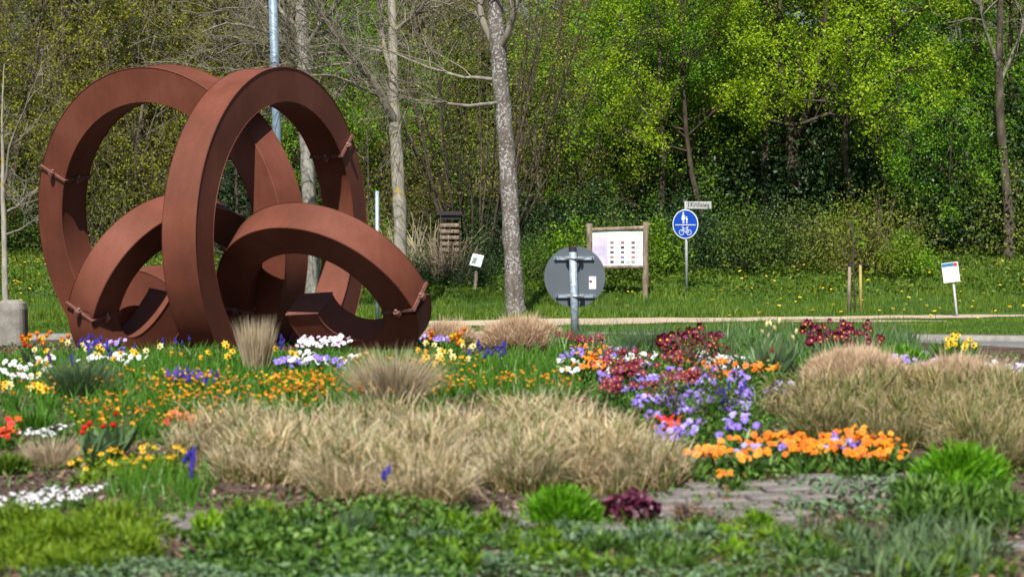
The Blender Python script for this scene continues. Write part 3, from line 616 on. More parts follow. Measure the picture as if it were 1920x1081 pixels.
trunk_tree('pale_tree', [(588,590,15),(584,470,14.5),(580,380,14),(574,260,13.5),(569,150,13),(566,60,12),(563,-40,11),(560,-200,7),(558,-330,3)], m_bark_wh, 'pale grey trunk seen through the right hoop beside the lamp post', 37.5, .14,
    [([(568,100,6),(600,50,5),(640,0,4),(690,-80,2)], 36.5), ([(567,120,5),(540,90,4),(500,55,3),(430,40,2),(380,60,1)], 36), ([(566,60,5),(530,20,4),(490,-30,3),(450,-90,2)], 38), ([(570,140,4),(530,130,3),(470,135,2.2),(400,128,1.2)], 36.4), ([(566,20,5),(600,-40,4),(640,-120,2)], 36)], 13)
trunk_tree('thin_tree', [(10,580,6),(9,520,5.5),(6,430,5),(3,350,4),(5,300,3),(3,220,2),(6,120,1.2)], m_bark_yl, 'thin sapling behind the concrete bollard at the left edge', 30, .05,
    [([(4,350,3),(20,280,2.2),(50,210,1.4),(75,150,.8)], 29.6), ([(4,400,2.6),(30,385,1.8),(75,350,1)], 30.3), ([(4,330,2.4),(-20,280,1.6),(-50,200,1)], 30), ([(5,440,2),(35,425,1.5),(70,410,.8)], 29.8)], 3, .45)
trunk_tree('dark_trunk_tree', [(1493,560,15),(1492,470,14),(1490,380,13),(1487,300,13),(1483,240,11),(1470,180,9),(1460,120,7),(1450,40,5),(1440,-80,3)], m_bark_dk, 'dark trunk splitting into a fork under the lime green canopy', 45.6, .15,
    [([(1488,270,9),(1515,215,7),(1535,160,6),(1550,60,4),(1560,-60,2)], 45), ([(1483,240,7),(1500,150,5),(1505,60,3)], 45), ([(1440,225,3),(1490,235,4),(1560,215,3),(1640,245,2)], 44.6)], 6, 1, m_l_lime)
trunk_tree('leaning_tree', [(1892,400,9),(1884,340,8.5),(1878,270,8),(1874,200,8),(1873,120,7),(1876,0,6),(1880,-120,4)], m_tw_dark, 'slender trunk with a kink standing at the right edge of the wood', 44.3, .1,
    [([(1876,130,4),(1850,60,3),(1830,-40,2)], 44), ([(1876,160,4),(1905,90,3),(1940,0,2)], 44)], 7, 1, m_l_bud)
trunk_tree('slim_tree', [(1242,520,7),(1240,440,6.5),(1240,360,6),(1245,300,6),(1240,220,5),(1238,100,4),(1235,-60,3)], m_bark_dk, 'slim grey brown trunk between the information board and the blue sign', 44.8, .08,
    [([(1241,260,3),(1215,200,2.5),(1190,130,1.5)], 44.5), ([(1241,230,3),(1270,160,2.5),(1290,80,1.5)], 44.5)], 8, 1, m_l_fresh)
# hazel clump with many dark rods behind the speckled trunk
P0, R0 = stems(26, 6.5, .035, .7, .42, wig=.07); P1, R1 = sprout(P0, R0, 8, (.25, 1), (20, 50), (.5, 1.2), 4, up=.3, wig=.3)
V, Fs, _, _ = cat([(*tubes(P0, R0, 5),), (*tubes(P1, np.maximum(R1, .005), 3),)]); q = alongpts(P1, 9, .12); V2, F2, rn = leaves(q, .06*rng.uniform(.6, 1.3, len(q)), up=.4)
put((M('trunk', V, Fs, m_bark_dk, smooth=True), M('crown', V2, F2, m_l_bud, rnd=rn)), 'hazel_bush', xw(893, 43), 43, 'hazel clump of many dark upright rods left of the speckled trunk', 'bush')
# brush pile, shelter
def rods(n, cx, Y, w_, h_, L, mat, name, label, cate, r=.008):
    o = empty(name, (xw(cx, Y), Y, float(hz(xw(cx, Y), Y)))); tag(o, label, cate)
    P = np.zeros((n, 4, 3)); p0 = np.stack([rng.uniform(-w_, w_, n), rng.uniform(-.4, .4, n), rng.uniform(0, h_*.5, n)], 1); an = rng.normal(0, .5, n)
    d = np.stack([np.sin(an), rng.normal(0, .3, n), np.cos(an)], 1); LL = rng.uniform(.4, 1, n)*L
    for j in range(4): P[:, j] = p0+d*(LL*j/3)[:, None]+np.stack([np.zeros(n), np.zeros(n), -.12*LL*(j/3)**2], 1)
    V, Fq = tubes(P, rng.uniform(.6, 1.4, (n, 1))*np.linspace(r, r*.5, 4)[None], 3)
    link('rods', M('rods', V, [Fq], mat), o); return o
rods(170, 842, 41.8, .42, .7, .9, plain('straw_stalk', (.30,.21,.15), .8, 0, .2), 'brush_pile', 'heap of pale pinkish brown dead stalks below the small dark shelter', 'brush pile', .008)
rods(130, 790, 42.4, .6, .4, 1.5, plain('pale_stalk', (.42,.36,.24), .8, 0, .2), 'dry_stalk_clump', 'clump of tall pale dry stalks right of the yellow lichened trunk', 'plant', .008)
sh = empty('insect_shelter', (xw(843, 42.2), 42.2, float(hz(0, 42.2))+.1)); sh.scale = (.85, 1, 1.45); tag(sh, 'small dark framed shelter stacked with pale layers behind the heap of dead stalks', 'shelter')
q = MB(); q.box((0, 0, .86), (.62, .4, .05)); q.box((0, .02, .80), (.56, .34, .06)); q.build('roof', m_dark, sh)
for i in range(2):
    q = MB(); q.box(((-1)**i*.27, 0, .3), (.05, .3, .62)); q.build('post', m_bark_dk, sh)
for j in range(8):
    q = MB(); q.box((0, 0, .07+j*.088), (.48, .24, .055), None, .01); q.build('layer', m_wood, sh)
# ------------------------------------------------------------------ signs, posts, boards
def rotz(a): return Matrix.Rotation(a, 3, 'Z')
def disc(q, c, r, y0, y1, n=48):
    q.prism([(c[0]+r*math.cos(2*math.pi*i/n), c[1]+r*math.sin(2*math.pi*i/n)) for i in range(n)], y0, y1)
def text(s, size, mat, parent, loc, rot, squeeze=1.0):
    cu = bpy.data.curves.new('lettering', 'FONT'); cu.body = s; cu.size = size; cu.extrude = .0008; cu.resolution_u = 3; cu.align_x = 'CENTER'; cu.align_y = 'CENTER'; cu.offset = size*.012
    t = bpy.data.objects.new('tmp', cu); C.objects.link(t); dg = bpy.context.evaluated_depsgraph_get(); me = bpy.data.meshes.new_from_object(t.evaluated_get(dg)); bpy.data.objects.remove(t)
    me.materials.clear(); me.materials.append(mat); me.name = 'lettering'
    return link('lettering', me, parent, loc, rot, (squeeze, 1, 1))
# round sign seen from behind
Y = 19.8; b = at(1079.5, 640, Y); gz = float(hz(b.x, Y))
rs = tag(empty('traffic_sign', (b.x, Y, gz)), 'back of a round traffic sign, plain grey, clamped to a galvanised pole beside the flowers', 'sign')
cz = at(1078, 519, Y); hh = at(1074, 462, Y)
q = MB(); q.tube((0, 0, -.1), (hh.x-b.x, 0, hh.z-gz-.05), .0375, .0375, 20); q.build('pole', m_galv, rs, True)
q = MB(); q.tube((hh.x-b.x, 0, hh.z-gz-.05), (hh.x-b.x-.001, 0, hh.z-gz), .040, .038, 20); q.build('cap', m_dark, rs)
q = MB(); disc(q, (cz.x-b.x, cz.z-gz), .300, .062, .066, 64); q.build('plate', m_grey, rs)
q = MB(); disc(q, (cz.x-b.x, cz.z-gz), .300, .0665, .0685, 64); q.build('face', m_blue, rs)
q = MB(); q.prism([(cz.x-b.x+x, cz.z-gz+z) for x, z in ((-.03,.2),(.03,.2),(.03,-.06),(.12,-.06),(0,-.2),(-.12,-.06),(-.03,-.06))], .069, .0705); q.build('arrow', m_white, rs)
for px, py in ((1076.5, 484), (1079.3, 555)):
    p = at(px, py, Y); x0, z0 = p.x-b.x, p.z-gz
    q = MB(); q.box((x0, .050, z0), (.395, .020, .032), None, .004); q.box((x0, .041, z0+.014), (.385, .006, .005)); q.box((x0, .041, z0-.014), (.385, .006, .005)); r_ = q.build('clamp_rail', m_galv, rs)
    q = MB()
    for k in range(14):
        a0 = math.pi*(1+k/14); a1 = math.pi*(1+(k+1)/14)
        q.tube((x0+.041*math.cos(a0), .041*math.sin(a0), z0), (x0+.041*math.cos(a1), .041*math.sin(a1), z0), .011, .011, 6)
    for s in (-1, 1): q.box((x0+s*.062, .012, z0), (.045, .03, .034), None, .004)
    q.build('bracket', m_galv, r_)
    for s in (-1, 1):
        q = MB(); q.tube((x0+s*.066, -.022, z0), (x0+s*.066, .04, z0), .010, .010, 6); q.tube((x0+s*.066, -.006, z0), (x0+s*.066, -.001, z0), .016, .016, 12); q.build('bolt', m_bolt, r_)
        q = MB(); q.tube((x0+s*.180, .026, z0), (x0+s*.180, .042, z0), .008, .008, 6); q.build('bolt', m_dark, r_)
p = at(1111.5, 530, Y); x0, z0 = p.x-b.x, p.z-gz
m_stk_red = plain('sticker_red', (.45,.07,.05), .5); m_stk_blk = plain('sticker_black', (.05,.05,.055), .5); m_stk_g = plain('sticker_grey', (.45,.47,.5), .5)
q = MB(); q.box((x0, .0607, z0), (.068, .001, .122), rotz(0)); stk = q.build('sticker', m_white, rs)
q = MB(); q.box((x0-.018, .0598, z0+.012), (.026, .0006, .026)); q.build('emblem', m_stk_blk, stk)
q = MB(); q.prism([(x0-.029, z0+.024), (x0-.007, z0+.024), (x0-.018, z0+.004)], .0590, .0594); q.build('emblem', m_stk_red, stk)
text('E.4', .024, m_stk_blk, stk, (x0+.014, .0598, z0+.044), (math.pi/2, 0, 0))
q = MB()
for k in range(4): q.box((x0+.014, .0598, z0+.018-k*.011), (.024, .0006, .003))
q.box((x0, .0598, z0-.040), (.048, .0006, .006)); q.build('print', m_stk_g, stk)
# blue path sign with street name plate
Y = 40.5; b = at(1288, 563, Y); gz = float(hz(b.x, Y))
bs = tag(empty('path_sign', (b.x, Y, gz)), 'blue round sign with white pedestrians above a bicycle on a grey pole', 'sign')
top = at(1286, 377, Y).z-gz; sc_z = at(1285.5, 420, Y).z-gz
q = MB(); q.tube((0, 0, -.15), (-.02, 0, top), .030, .030, 14); q.build('pole', plain('grey_pole', (.40,.43,.44), .5, .2, .1), bs, True)
ya = R_(-34); Rz = rotz(ya)
def face(fn, name, mat, par):
    q = MB(); fn(q); o = q.build(name, mat, par); o.location = (-.012, 0, sc_z); o.rotation_euler = (0, 0, ya); return o
fc = face(lambda q: disc(q, (0, 0), .292, -.040, -.036, 56), 'rim', m_white, bs)
face(lambda q: disc(q, (0, 0), .274, -.0425, -.0405, 56), 'face', m_blue, bs)
face(lambda q: q.box((0, -.0440, -.015), (.46, .002, .014)), 'dividing_line', m_white, bs)
def ped(q):
    y0, y1 = -.0450, -.0432
    disc(q, (-.045, .222), .019, y0, y1, 14)
    q.prism([(-.065,.195),(-.028,.195),(-.020,.150),(-.005,.095),(-.030,.085),(-.062,.085),(-.088,.095),(-.075,.150)], y0, y1)
    q.prism([(-.060,.0845),(-.046,.0845),(-.046,.010),(-.060,.010)], y0, y1); q.prism([(-.040,.0845),(-.026,.0845),(-.022,.010),(-.036,.010)], y0, y1)
    q.prism([(-.026,.190),(-.018,.180),(.012,.118),(.004,.112)], y0-.0004, y1-.0004)
    disc(q, (.032, .138), .014, y0, y1, 12)
    q.prism([(.018,.120),(.046,.120),(.060,.080),(.052,.076),(.044,.095),(.044,.062),(.022,.062),(.020,.092),(.010,.106)], y0, y1)
    q.prism([(.022,.0615),(.032,.0615),(.030,.010),(.020,.010)], y0, y1); q.prism([(.035,.0615),(.045,.0615),(.050,.010),(.040,.010)], y0, y1)
face(ped, 'pedestrian_symbol', m_white, bs)
def bike(q):
    y = -.0445
    def ln(a, b_, w_=.0085):
        d = Vector((b_[0]-a[0], b_[1]-a[1])); n_ = Vector((-d.y, d.x)).normalized()*w_/2
        q.prism([(a[0]+n_.x, a[1]+n_.y), (b_[0]+n_.x, b_[1]+n_.y), (b_[0]-n_.x, b_[1]-n_.y), (a[0]-n_.x, a[1]-n_.y)], y-ln.k, y+.0012-ln.k); ln.k += .00002
    ln.k = 0
    for cx_ in (-.085, .085):
        pr = [(cx_+.052*math.cos(2*math.pi*i/20), -.165+.052*math.sin(2*math.pi*i/20)) for i in range(21)]
        for i in range(20): ln(pr[i], pr[i+1], .010)
    a, b1, c_, d, e = (-.085,-.165), (-.050,-.085), (.045,-.085), (.085,-.165), (.005,-.165)
    for s, t in ((a, b1), (b1, c_), (c_, d), (b1, e), (c_, e), (e, d)): ln(s, t)
    ln((-.050,-.085), (-.058,-.055)); ln((-.075,-.052), (-.040,-.050)); ln((.045,-.085), (.050,-.062)); ln((.032,-.060), (.070,-.060), .012)
face(bike, 'bicycle_symbol', m_white, bs)
Pl = at(1309.5, 384.5, Y); q = MB(); q.box((Pl.x-b.x, -.034, Pl.z-gz), (.515, .004, .145), None, .001); npl = q.build('street_name_plate', m_off, bs, rot=(0, R_(1.2), 0)); npl.location = (0, 0, 0); npl['label'] = 'pale worn street name plate reading Kirchsteig'
npl.rotation_euler = (0, 0, 0)
text('Kirchsteig', .128, plain('faded_lettering', (.02,.02,.025), .6, 0, .3, 60), npl, (Pl.x-b.x+.025, -.0375, Pl.z-gz+.005), (math.pi/2, R_(1.5), 0), .74)
q = MB(); q.box((Pl.x-b.x-.20, -.0375, Pl.z-gz+.01), (.016, .003, .10)); q.build('clamp_mark', m_stk_blk, npl)
# information board
Y = 39.9; b = at(1158, 570, Y); gz = float(hz(b.x, Y)); ib = tag(empty('information_board', (b.x, Y, gz)), 'rustic timber framed information board with rows of small pictures behind the round sign', 'information board')
def lp(px, py, y=0): v = at(px, py, Y+y); return Vector((v.x-b.x, y, v.z-gz))
for p0, p1, y in ((lp(1105, 585, .25), lp(1105.5, 419, .25), .25), (lp(1210.5, 580), lp(1210.5, 416), 0)):
    n = 9; P = np.array([list(p0.lerp(p1, i/(n-1))+Vector((random.uniform(-.006,.006), 0, 0))) for i in range(n)]); P[:, 1] = y
    V, Fq = tubes(P[None], np.full((1, n), .058)*(1+.06*rng.normal(size=(1, n))), 14); k = len(V)
    me = M('post', np.concatenate([V, [P[-1]+[0,0,.004]]]), [Fq, np.array([[k-14+i, k-14+(i+1)%14, k] for i in range(14)])], m_wood, smooth=False); link('post', me, ib)
for pa, pb, r in ((lp(1108, 431, .25), lp(1208, 427, 0), .042), (lp(1108, 501, .25), lp(1208, 500, 0), .036)):
    q = MB(); q.tube(pa, pb, r, r*1.05, 10); q.build('rail', m_wood, ib)
pa, pb = lp(1111, 466, .25), lp(1205.5, 465.5, 0); ang = math.atan2(pb.y-pa.y, pb.x-pa.x); mid = (pa+pb)/2; Wd = (Vector((pb.x, pb.y))-Vector((pa.x, pa.y))).length; Hd = lp(1150, 433).z-lp(1150, 497).z
def pan(c, d, name, mat, par, y=0.0):
    q = MB(); q.box((c[0], y, c[1]), (d[0], .002, d[1])); o = q.build(name, mat, par); 
    o.location = mid; o.rotation_euler = (0, 0, ang); return o
q = MB(); q.box((0, 0, 0), (Wd, .03, Hd)); bd = q.build('board_panel', m_white, ib); bd.location = mid; bd.rotation_euler = (0, 0, ang)
m_lil = plain('lilac_print', (.58,.50,.72), .5, 0, .1, 6); m_lg = plain('lime_print', (.55,.72,.35), .5, 0, .05); m_sky = plain('pale_blue_print', (.60,.70,.80), .5, 0, .08, 5); m_txt = plain('grey_text_print', (.5,.52,.56), .5, 0, .2, 80)
def sub(c, d, name, mat, y): o = pan(c, d, name, mat, None, y); return o
L0, T0 = -Wd/2, Hd/2
def bp(c, d, name, mat, y):
    q = MB(); q.box((c[0], y, c[1]), (d[0], .001, d[1])); return q.build(name, mat, bd)
bp((0, T0-.035), (Wd-.01, .06), 'header_print', m_sky, -.0165); bp((0, T0-.075), (Wd-.01, .018), 'header_stripe', m_lg, -.0165)
bp((L0+Wd*.155, T0-.10-(Hd-.12)/2), (Wd*.30, Hd-.14), 'side_column_print', m_lil, -.0165)
cols = [(.30,.14,.13), (.35,.18,.18), (.10,.09,.09), (.55,.25,.22), (.05,.05,.06), (.35,.12,.12), (.05,.05,.05), (.15,.16,.14), (.30,.22,.45), (.14,.16,.10), (.2,.08,.09), (.14,.17,.13), (.45,.12,.12), (.60,.25,.20), (.45,.42,.46)]
k = 0; q = MB()
for cxx in (.39, .60, .81):
    for r in range(5):
        zc = T0-.22-r*.095*Hd/.67
        bp((L0+Wd*cxx, zc), (.072, .050), 'picture_print', plain('picture_print', cols[k], .5, 0, .45, 55), -.0165); k += 1
        for j in range(4): q.box((L0+Wd*cxx+.098, -.0165, zc+.018-j*.012), (.085, .001, .0035))
for j in range(9): q.box((L0+Wd*.15, -.0182, T0-.30-j*.022), (Wd*.22, .001, .004))
q.box((L0+Wd*.47, -.0165, T0-.135), (.30, .001, .007)); q.box((L0+Wd*.25, -.0182, T0-.032), (.34, .001, .014))
tx = q.build('text_print', m_txt, bd); tx['kind'] = 'stuff'
# tilted plaque on a wooden post
Y = 41; b = at(889, 553, Y); gz = float(hz(b.x, Y)); pq = tag(empty('plaque', (b.x, Y, gz)), 'small tilted white plaque on a crooked wooden post left of the speckled trunk', 'sign')
p1 = at(894, 497, Y); q = MB(); q.tube((0, 0, -.3), (p1.x-b.x, 0, p1.z-gz), .042, .036, 9); q.build('post', m_wood, pq)
q = MB(); q.box((0, 0, 0), (.235, .30, .018), None, .004); o = q.build('panel', plain('plaque_white', (.62,.68,.70), .4, 0, .1, 9), pq); o.location = (p1.x-b.x, -.02, p1.z-gz+.10); o.rotation_euler = (R_(52), R_(12), R_(-6))
q = MB(); q.box((-.045, -.03, .0105), (.085, .16, .002)); q.build('picture_print', plain('plaque_picture', (.12,.18,.14), .5, 0, .4, 30), o)
q = MB()
for j in range(7): q.box((.055, .10-j*.028, .0105), (.09, .006, .002))
q.build('text_print', m_txt, o)['kind'] = 'stuff'
# leaning info panel at the right
Y = 35.3; b = at(1797, 602, Y); gz = float(hz(b.x, Y)); ip = tag(empty('info_panel', (b.x, Y, gz)), 'white leaning notice panel with blue header and red dot on a thin pole', 'sign')
p1 = at(1788, 532, Y); p2 = at(1783, 495, Y)
q = MB(); q.tube((0, 0, -.2), (p1.x-b.x, .0, p1.z-gz), .021, .021, 10); q.tube((p1.x-b.x, 0, p1.z-gz), (p2.x-b.x, 0, p2.z-gz), .021, .021, 10); q.build('pole', m_off, ip, True)
pc = at(1782, 510.5, Y); pn = link('panel', None, ip) if False else None
q = MB(); q.box((0, 0, 0), (.285, .012, .345), None, .003); o = q.build('panel', m_white, ip); o.location = (pc.x-b.x, -.03, pc.z-gz); o.rotation_euler = (0, R_(-7.5), R_(-8))
q = MB(); q.box((-.03, -.0075, .135), (.215, .002, .058)); q.build('header_print', plain('header_blue', (.03,.16,.36), .5, 0, .05), o)
q = MB(); disc(q, (.095, .130), .033, -.0110, -.0090, 18); q.build('red_dot', plain('dot_red', (.65,.04,.04), .5), o)
q = MB(); q.box((.01, -.0075, -.125), (.09, .002, .05)); q.build('picture_print', m_lil, o)
q = MB()
for j in range(8): q.box((0, -.0075, .075-j*.02), (.22, .002, .004))
q.build('text_print', m_txt, o)['kind'] = 'stuff'
# poles
def pole(name, x0, y0, x1, y1, Y, r, mat, label, cate):
    b = at(x0, y0, Y); gz = float(hz(b.x, Y)); t = at(x1, y1, Y); o = empty(name, (b.x, Y, gz)); tag(o, label, cate)
    q = MB(); q.tube((0, 0, -.2), (t.x-b.x, 0, t.z-gz), r, r*.92, 20); q.build('pole', mat, o, True)
    q = MB(); q.tube((t.x-b.x, 0, t.z-gz), (t.x-b.x, 0, t.z-gz+.02), r*.97, r*.8, 16); q.build('cap', mat, o); return o
lamp = pole('street_lamp', 530, 600, 506, -190, 34.5, .078, m_galv2, 'tall blue grey lamp post rising behind the right hoop of the sculpture', 'street lamp')
t = at(506, -190, 34.5); q = MB(); gz0 = lamp.location
q.tube((t.x-gz0.x, 0, t.z-gz0.z-.1), (t.x-gz0.x+.9, -.2, t.z-gz0.z+.15), .045, .035, 12); arm = q.build('arm', m_galv2, lamp, True)
q = MB(); q.box((t.x-gz0.x+1.15, -.25, t.z-gz0.z+.16), (.6, .26, .10), None, .03); q.build('lantern', m_grey, arm)
pole('short_post', 708, 605, 707, 360, 33.5, .036, m_galv, 'short galvanised post just right of the sculpture, in front of the lichened trunk', 'post')
o = pole('tree_stake', 1591, 600, 1593, 497, 36.3, .030, m_wood, 'grey left tree stake with dark band beside the young sapling', 'stake')
q = MB(); q.tube((.02, 0, .86), (.02, 0, .93), .036, .036, 12); q.build('band', m_dark, o)
pole('tree_stake', 1615, 598, 1613, 498, 36.4, .026, m_wood_y, 'yellowish right tree stake beside the young sapling', 'stake')
trunk_tree('sapling', [(1604,600,1.8),(1603,540,1.7),(1602,480,1.4),(1602,430,1.1),(1601,392,.7)], m_bark_dk, 'thin young sapling standing between two tree stakes', 36.3, .02, [([(1602,470,1),(1607,450,.8),(1611,430,.5)], 36.2), ([(1602,440,.9),(1598,425,.7),(1596,410,.4)], 36.4)], 2, .12, m_l_fresh)
# concrete bollard
b = at(22, 656, 20); gz = float(hz(b.x, 20)); q = MB(); pr = []
n = 14; prof = [(-.05,.155),(.36,.146),(.42,.130),(.45,.085)]
V = [(r*(abs(math.cos(a))**.6)*(1 if math.cos(a)>0 else -1), r*(abs(math.sin(a))**.6)*(1 if math.sin(a)>0 else -1), z) for z, r in prof for a in [2*math.pi*i/20+.01 for i in range(20)]]
q.add(V, [tuple(range(19, -1, -1)), tuple(range(60, 80))]+[(j*20+i, j*20+(i+1)%20, (j+1)*20+(i+1)%20, (j+1)*20+i) for j in range(3) for i in range(20)])
o = q.build('bollard', m_conc); o.location = (b.x, 20, gz); tag(o, 'weathered concrete bollard with rounded top at the left edge', 'bollard')
# ------------------------------------------------------------------ grass of the lawn
m_g_lawn = leafmat('lawn_grass', [(.055,.12,.010),(.11,.20,.016),(.19,.27,.03)], .35)
m_g_strap = leafmat('strap_leaf', [(.04,.13,.010),(.07,.20,.016),(.12,.27,.03)], .3, .4)
m_g_blue = leafmat('grey_green_leaf', [(.06,.12,.05),(.10,.17,.07),(.15,.22,.10)], .25, .6)
m_g_tan = leafmat('dry_ornamental_grass', [(.07,.14,.018),(.17,.20,.04),(.36,.25,.12),(.62,.50,.30)], .35, .7, tip=((.86,.75,.55), .45, .95), pos=[.08, .36, .46, .85])
m_g_tan2 = leafmat('olive_ornamental_grass', [(.06,.12,.015),(.14,.17,.03),(.30,.22,.08),(.50,.38,.20)], .35, .7, tip=((.76,.62,.42), .55, 1.0), pos=[.05, .4, .56, .9])
m_g_pink = leafmat('straw_dome_grass', [(.26,.17,.09),(.48,.33,.20),(.66,.49,.32)], .35, .7, tip=((.80,.62,.44), .3, 1.0))
m_g_buff = leafmat('buff_grass', [(.34,.27,.17),(.52,.42,.28),(.70,.58,.42)], .4, .7)
m_l_br = leafmat('brilliant_green_leaf', [(.07,.22,.006),(.12,.33,.010),(.19,.42,.02)], .4, .45)
m_l_limeg = leafmat('yellow_green_cover', [(.09,.19,.010),(.17,.29,.014),(.28,.38,.03)], .4)
m_l_cov = leafmat('ground_cover_leaf', [(.035,.09,.015),(.075,.17,.026),(.17,.29,.05)], .3, .45)
m_l_grey = leafmat('silvery_cover_leaf', [(.07,.13,.06),(.12,.20,.10),(.18,.27,.15)], .2, .7)
m_l_moss = leafmat('mossy_cover_leaf', [(.06,.10,.012),(.12,.16,.02),(.20,.20,.04)], .3)
m_l_purp = leafmat('purple_leaf', [(.05,.010,.022),(.11,.022,.05),(.19,.05,.10)], .2, .4)
m_chip = leafmat('bark_chip', [(.035,.022,.016),(.10,.065,.05),(.20,.14,.11),(.33,.25,.20)], 0, .9)
def lawnpts(n, x0, x1, y0, y1, f=None):
    x = rng.uniform(x0, x1, n); y = rng.uniform(y0, y1, n); m = (np.abs(x) < .262*y+.6)
    m &= y > yout(x)+.06
    if f is not None: m &= f(x, y)
    x, y = x[m], y[m]; return np.stack([x, y, lawn_z(x, y)], 1)
pc_ = np.array(PATH)
def offpath(x, y):
    a = np.interp(x, pc_[:, 0], pc_[:, 1]); b_ = np.interp(x, pc_[:, 0], pc_[:, 2])
    on = (y > a+.03) & (y < b_-.03) & (x > -3.6)
    t = np.clip((x-4.1)/3.1, 0, 1); on2 = (x > 4.1) & (x < 7.2) & (np.abs(y-33.05-.06*x) < .22*np.sin(t*math.pi)+.02) & (rng.random(len(x)) < .85)
    return ~on & ~on2
def clump_noise(x, y): return .5+.25*(np.sin(x*2.3+np.sin(y*1.9)*1.5)+np.sin(y*2.9+np.sin(x*1.3)*2))
def grassobj(name, P, Hf, W, mat, lean=.5, segs=2, kind='stuff'):
    n = len(P); c = clump_noise(P[:, 0], P[:, 1]); Hh = Hf*(.35+.9*c)*rng.uniform(.5, 1.2, n)
    B = blades(P, Hh, np.full(n, W)*rng.uniform(.6, 1.3, n), rng.uniform(0, 6.28, n), rng.uniform(0, lean, n), rng.uniform(.1, .8, n), segs, np.clip(c*.55+rng.normal(0, .2, n)+.15, 0, 1))
    V, Fs, rn, al = cat([B]); o = link(name, M(name, V, Fs, mat, rnd=rn, t=al)); o['kind'] = kind; return o
grassobj('short_grass', lawnpts(90000, -10, 10, 29, 37.6, offpath), .055, .014, m_g_lawn, .7, 1)
grassobj('long_grass', lawnpts(120000, -13, 13, 33.6, 47.5, lambda x, y: offpath(x, y) & (y > np.interp(x, pc_[:, 0], pc_[:, 2])+.15)), .17, .018, m_g_lawn, .6, 2)
P = lawnpts(30000, -12, 12, 40, 49); V, Fs, rn = leaves(P+np.stack([np.zeros(len(P)), np.zeros(len(P)), rng.uniform(.02, .35, len(P))*clump_noise(P[:, 0]*1.7, P[:, 1])], 1), .085*rng.uniform(.6, 1.4, len(P)), up=1.0)
m_ = P[:, 0] > -99; link('bank_weeds', M('bank_weeds', V, Fs, m_l_mid, rnd=rn))['kind'] = 'stuff'
P = lawnpts(24000, -13, 13, 43.5, 56); V, Fs, rn = leaves(P+np.array([0,0,.02]), .08, up=2.5); link('leaf_litter', M('leaf_litter', V, Fs, m_l_dead, rnd=rn))['kind'] = 'stuff'
# dandelions
m_yel = plain('dandelion_yellow', (.85,.55,.01), .6, 0, .08); q = MB()
q.cm = 1; q.tube((0, 0, 0), (.01, 0, .16), .004, .003, 5); q.cm = 0
q.add([(.01+.027*(1 if i % 2 else .8)*math.cos(i*.4488), .027*(1 if i % 2 else .8)*math.sin(i*.4488), .165+(.012 if i % 2 else .004)) for i in range(14)]+[(.01, 0, .180), (.01, 0, .152)], [(i, (i+1) % 14, 14) for i in range(14)]+[((i+1) % 14, i, 15) for i in range(14)])
dme = q.mesh('dandelion', [m_yel, m_g_lawn])
for i in range(230):
    if i < 160: px, py = rng.uniform(1350, 1920), rng.uniform(505, 612)
    elif i < 200: px, py = rng.uniform(0, 85), rng.uniform(500, 610)
    else: px, py = rng.uniform(1000, 1400), rng.uniform(540, 600)
    X, Y_ = gp(px, py)
    if clump_noise(X*1.3, Y_*1.1) < rng.uniform(.2, .75): continue
    if Y_ < yout(X)+.2 or Y_ > 47: continue
    o = link('dandelion', dme, None, (X, Y_, float(hz(X, Y_))+rng.uniform(.0, .06)), (rng.uniform(-.5, .3), rng.uniform(-.3, .3), rng.uniform(0, 6)), rng.uniform(.75, 1.25)); 
    side = 'on the bank right of the information board' if i < 160 else ('in the grass left of the sculpture' if i < 200 else 'in the grass between speckled trunk and blue sign')
    tag(o, 'yellow dandelion in bloom '+side, 'flower', 'dandelions '+side)
# ------------------------------------------------------------------ planting on the island
def poly_in(px, py, poly):
    inside = np.zeros(len(px), bool); n = len(poly)
    for i in range(n):
        x1, y1 = poly[i]; x2, y2 = poly[(i+1) % n]
        c = ((y1 > py) != (y2 > py)) & (px < (x2-x1)*(py-y1)/((y2-y1) if y2 != y1 else 1e-9)+x1); inside ^= c
    return inside
def region(n_per_m2, poly_px, edge=.06):
    """points on the bed inside a plan outline whose corners were read off the photograph"""
    W_ = [gp(*p) for p in poly_px]; W_ = [(x, min(y, 28.4)) for x, y in W_]
    xs_, ys_ = zip(*W_); n = int((max(xs_)-min(xs_))*(max(ys_)-min(ys_))*n_per_m2)
    x = rng.uniform(min(xs_)-.1, max(xs_)+.1, n); y = rng.uniform(min(ys_)-.1, max(ys_)+.1, n)
    jx = x+edge*np.sin(y*9+x*5)+rng.normal(0, edge*.5, n); jy = y+edge*np.sin(x*8-y*4)+rng.normal(0, edge*.5, n)
    m = poly_in(jx, jy, W_) & (np.hypot(x-IC[0], y-IC[1]) < IR-.2); x, y = x[m], y[m]
    return np.stack([x, y, hz(x, y)], 1)
def lblades(P, Hh, W, az, lean, bend, segs=3, rnd=None):   # lens shaped leaf blades
    B = blades(P, Hh, W, az, lean, bend, segs, rnd); n = len(P); m = 2*segs+1; V = B[0].reshape(n, m, 3)
    for j in range(segs):
        s = j/segs; k = math.sin(math.pi*min(1, .12+.88*s))**.8+.1; k /= max(.05, 1-s**1.6)
        c = (V[:, 2*j]+V[:, 2*j+1])/2; V[:, 2*j] = c+(V[:, 2*j]-c)*k; V[:, 2*j+1] = c+(V[:, 2*j+1]-c)*k
    return V.reshape(-1, 3), B[1], B[2], B[3]
def U(a, b, n): return rng.uniform(a, b, n)
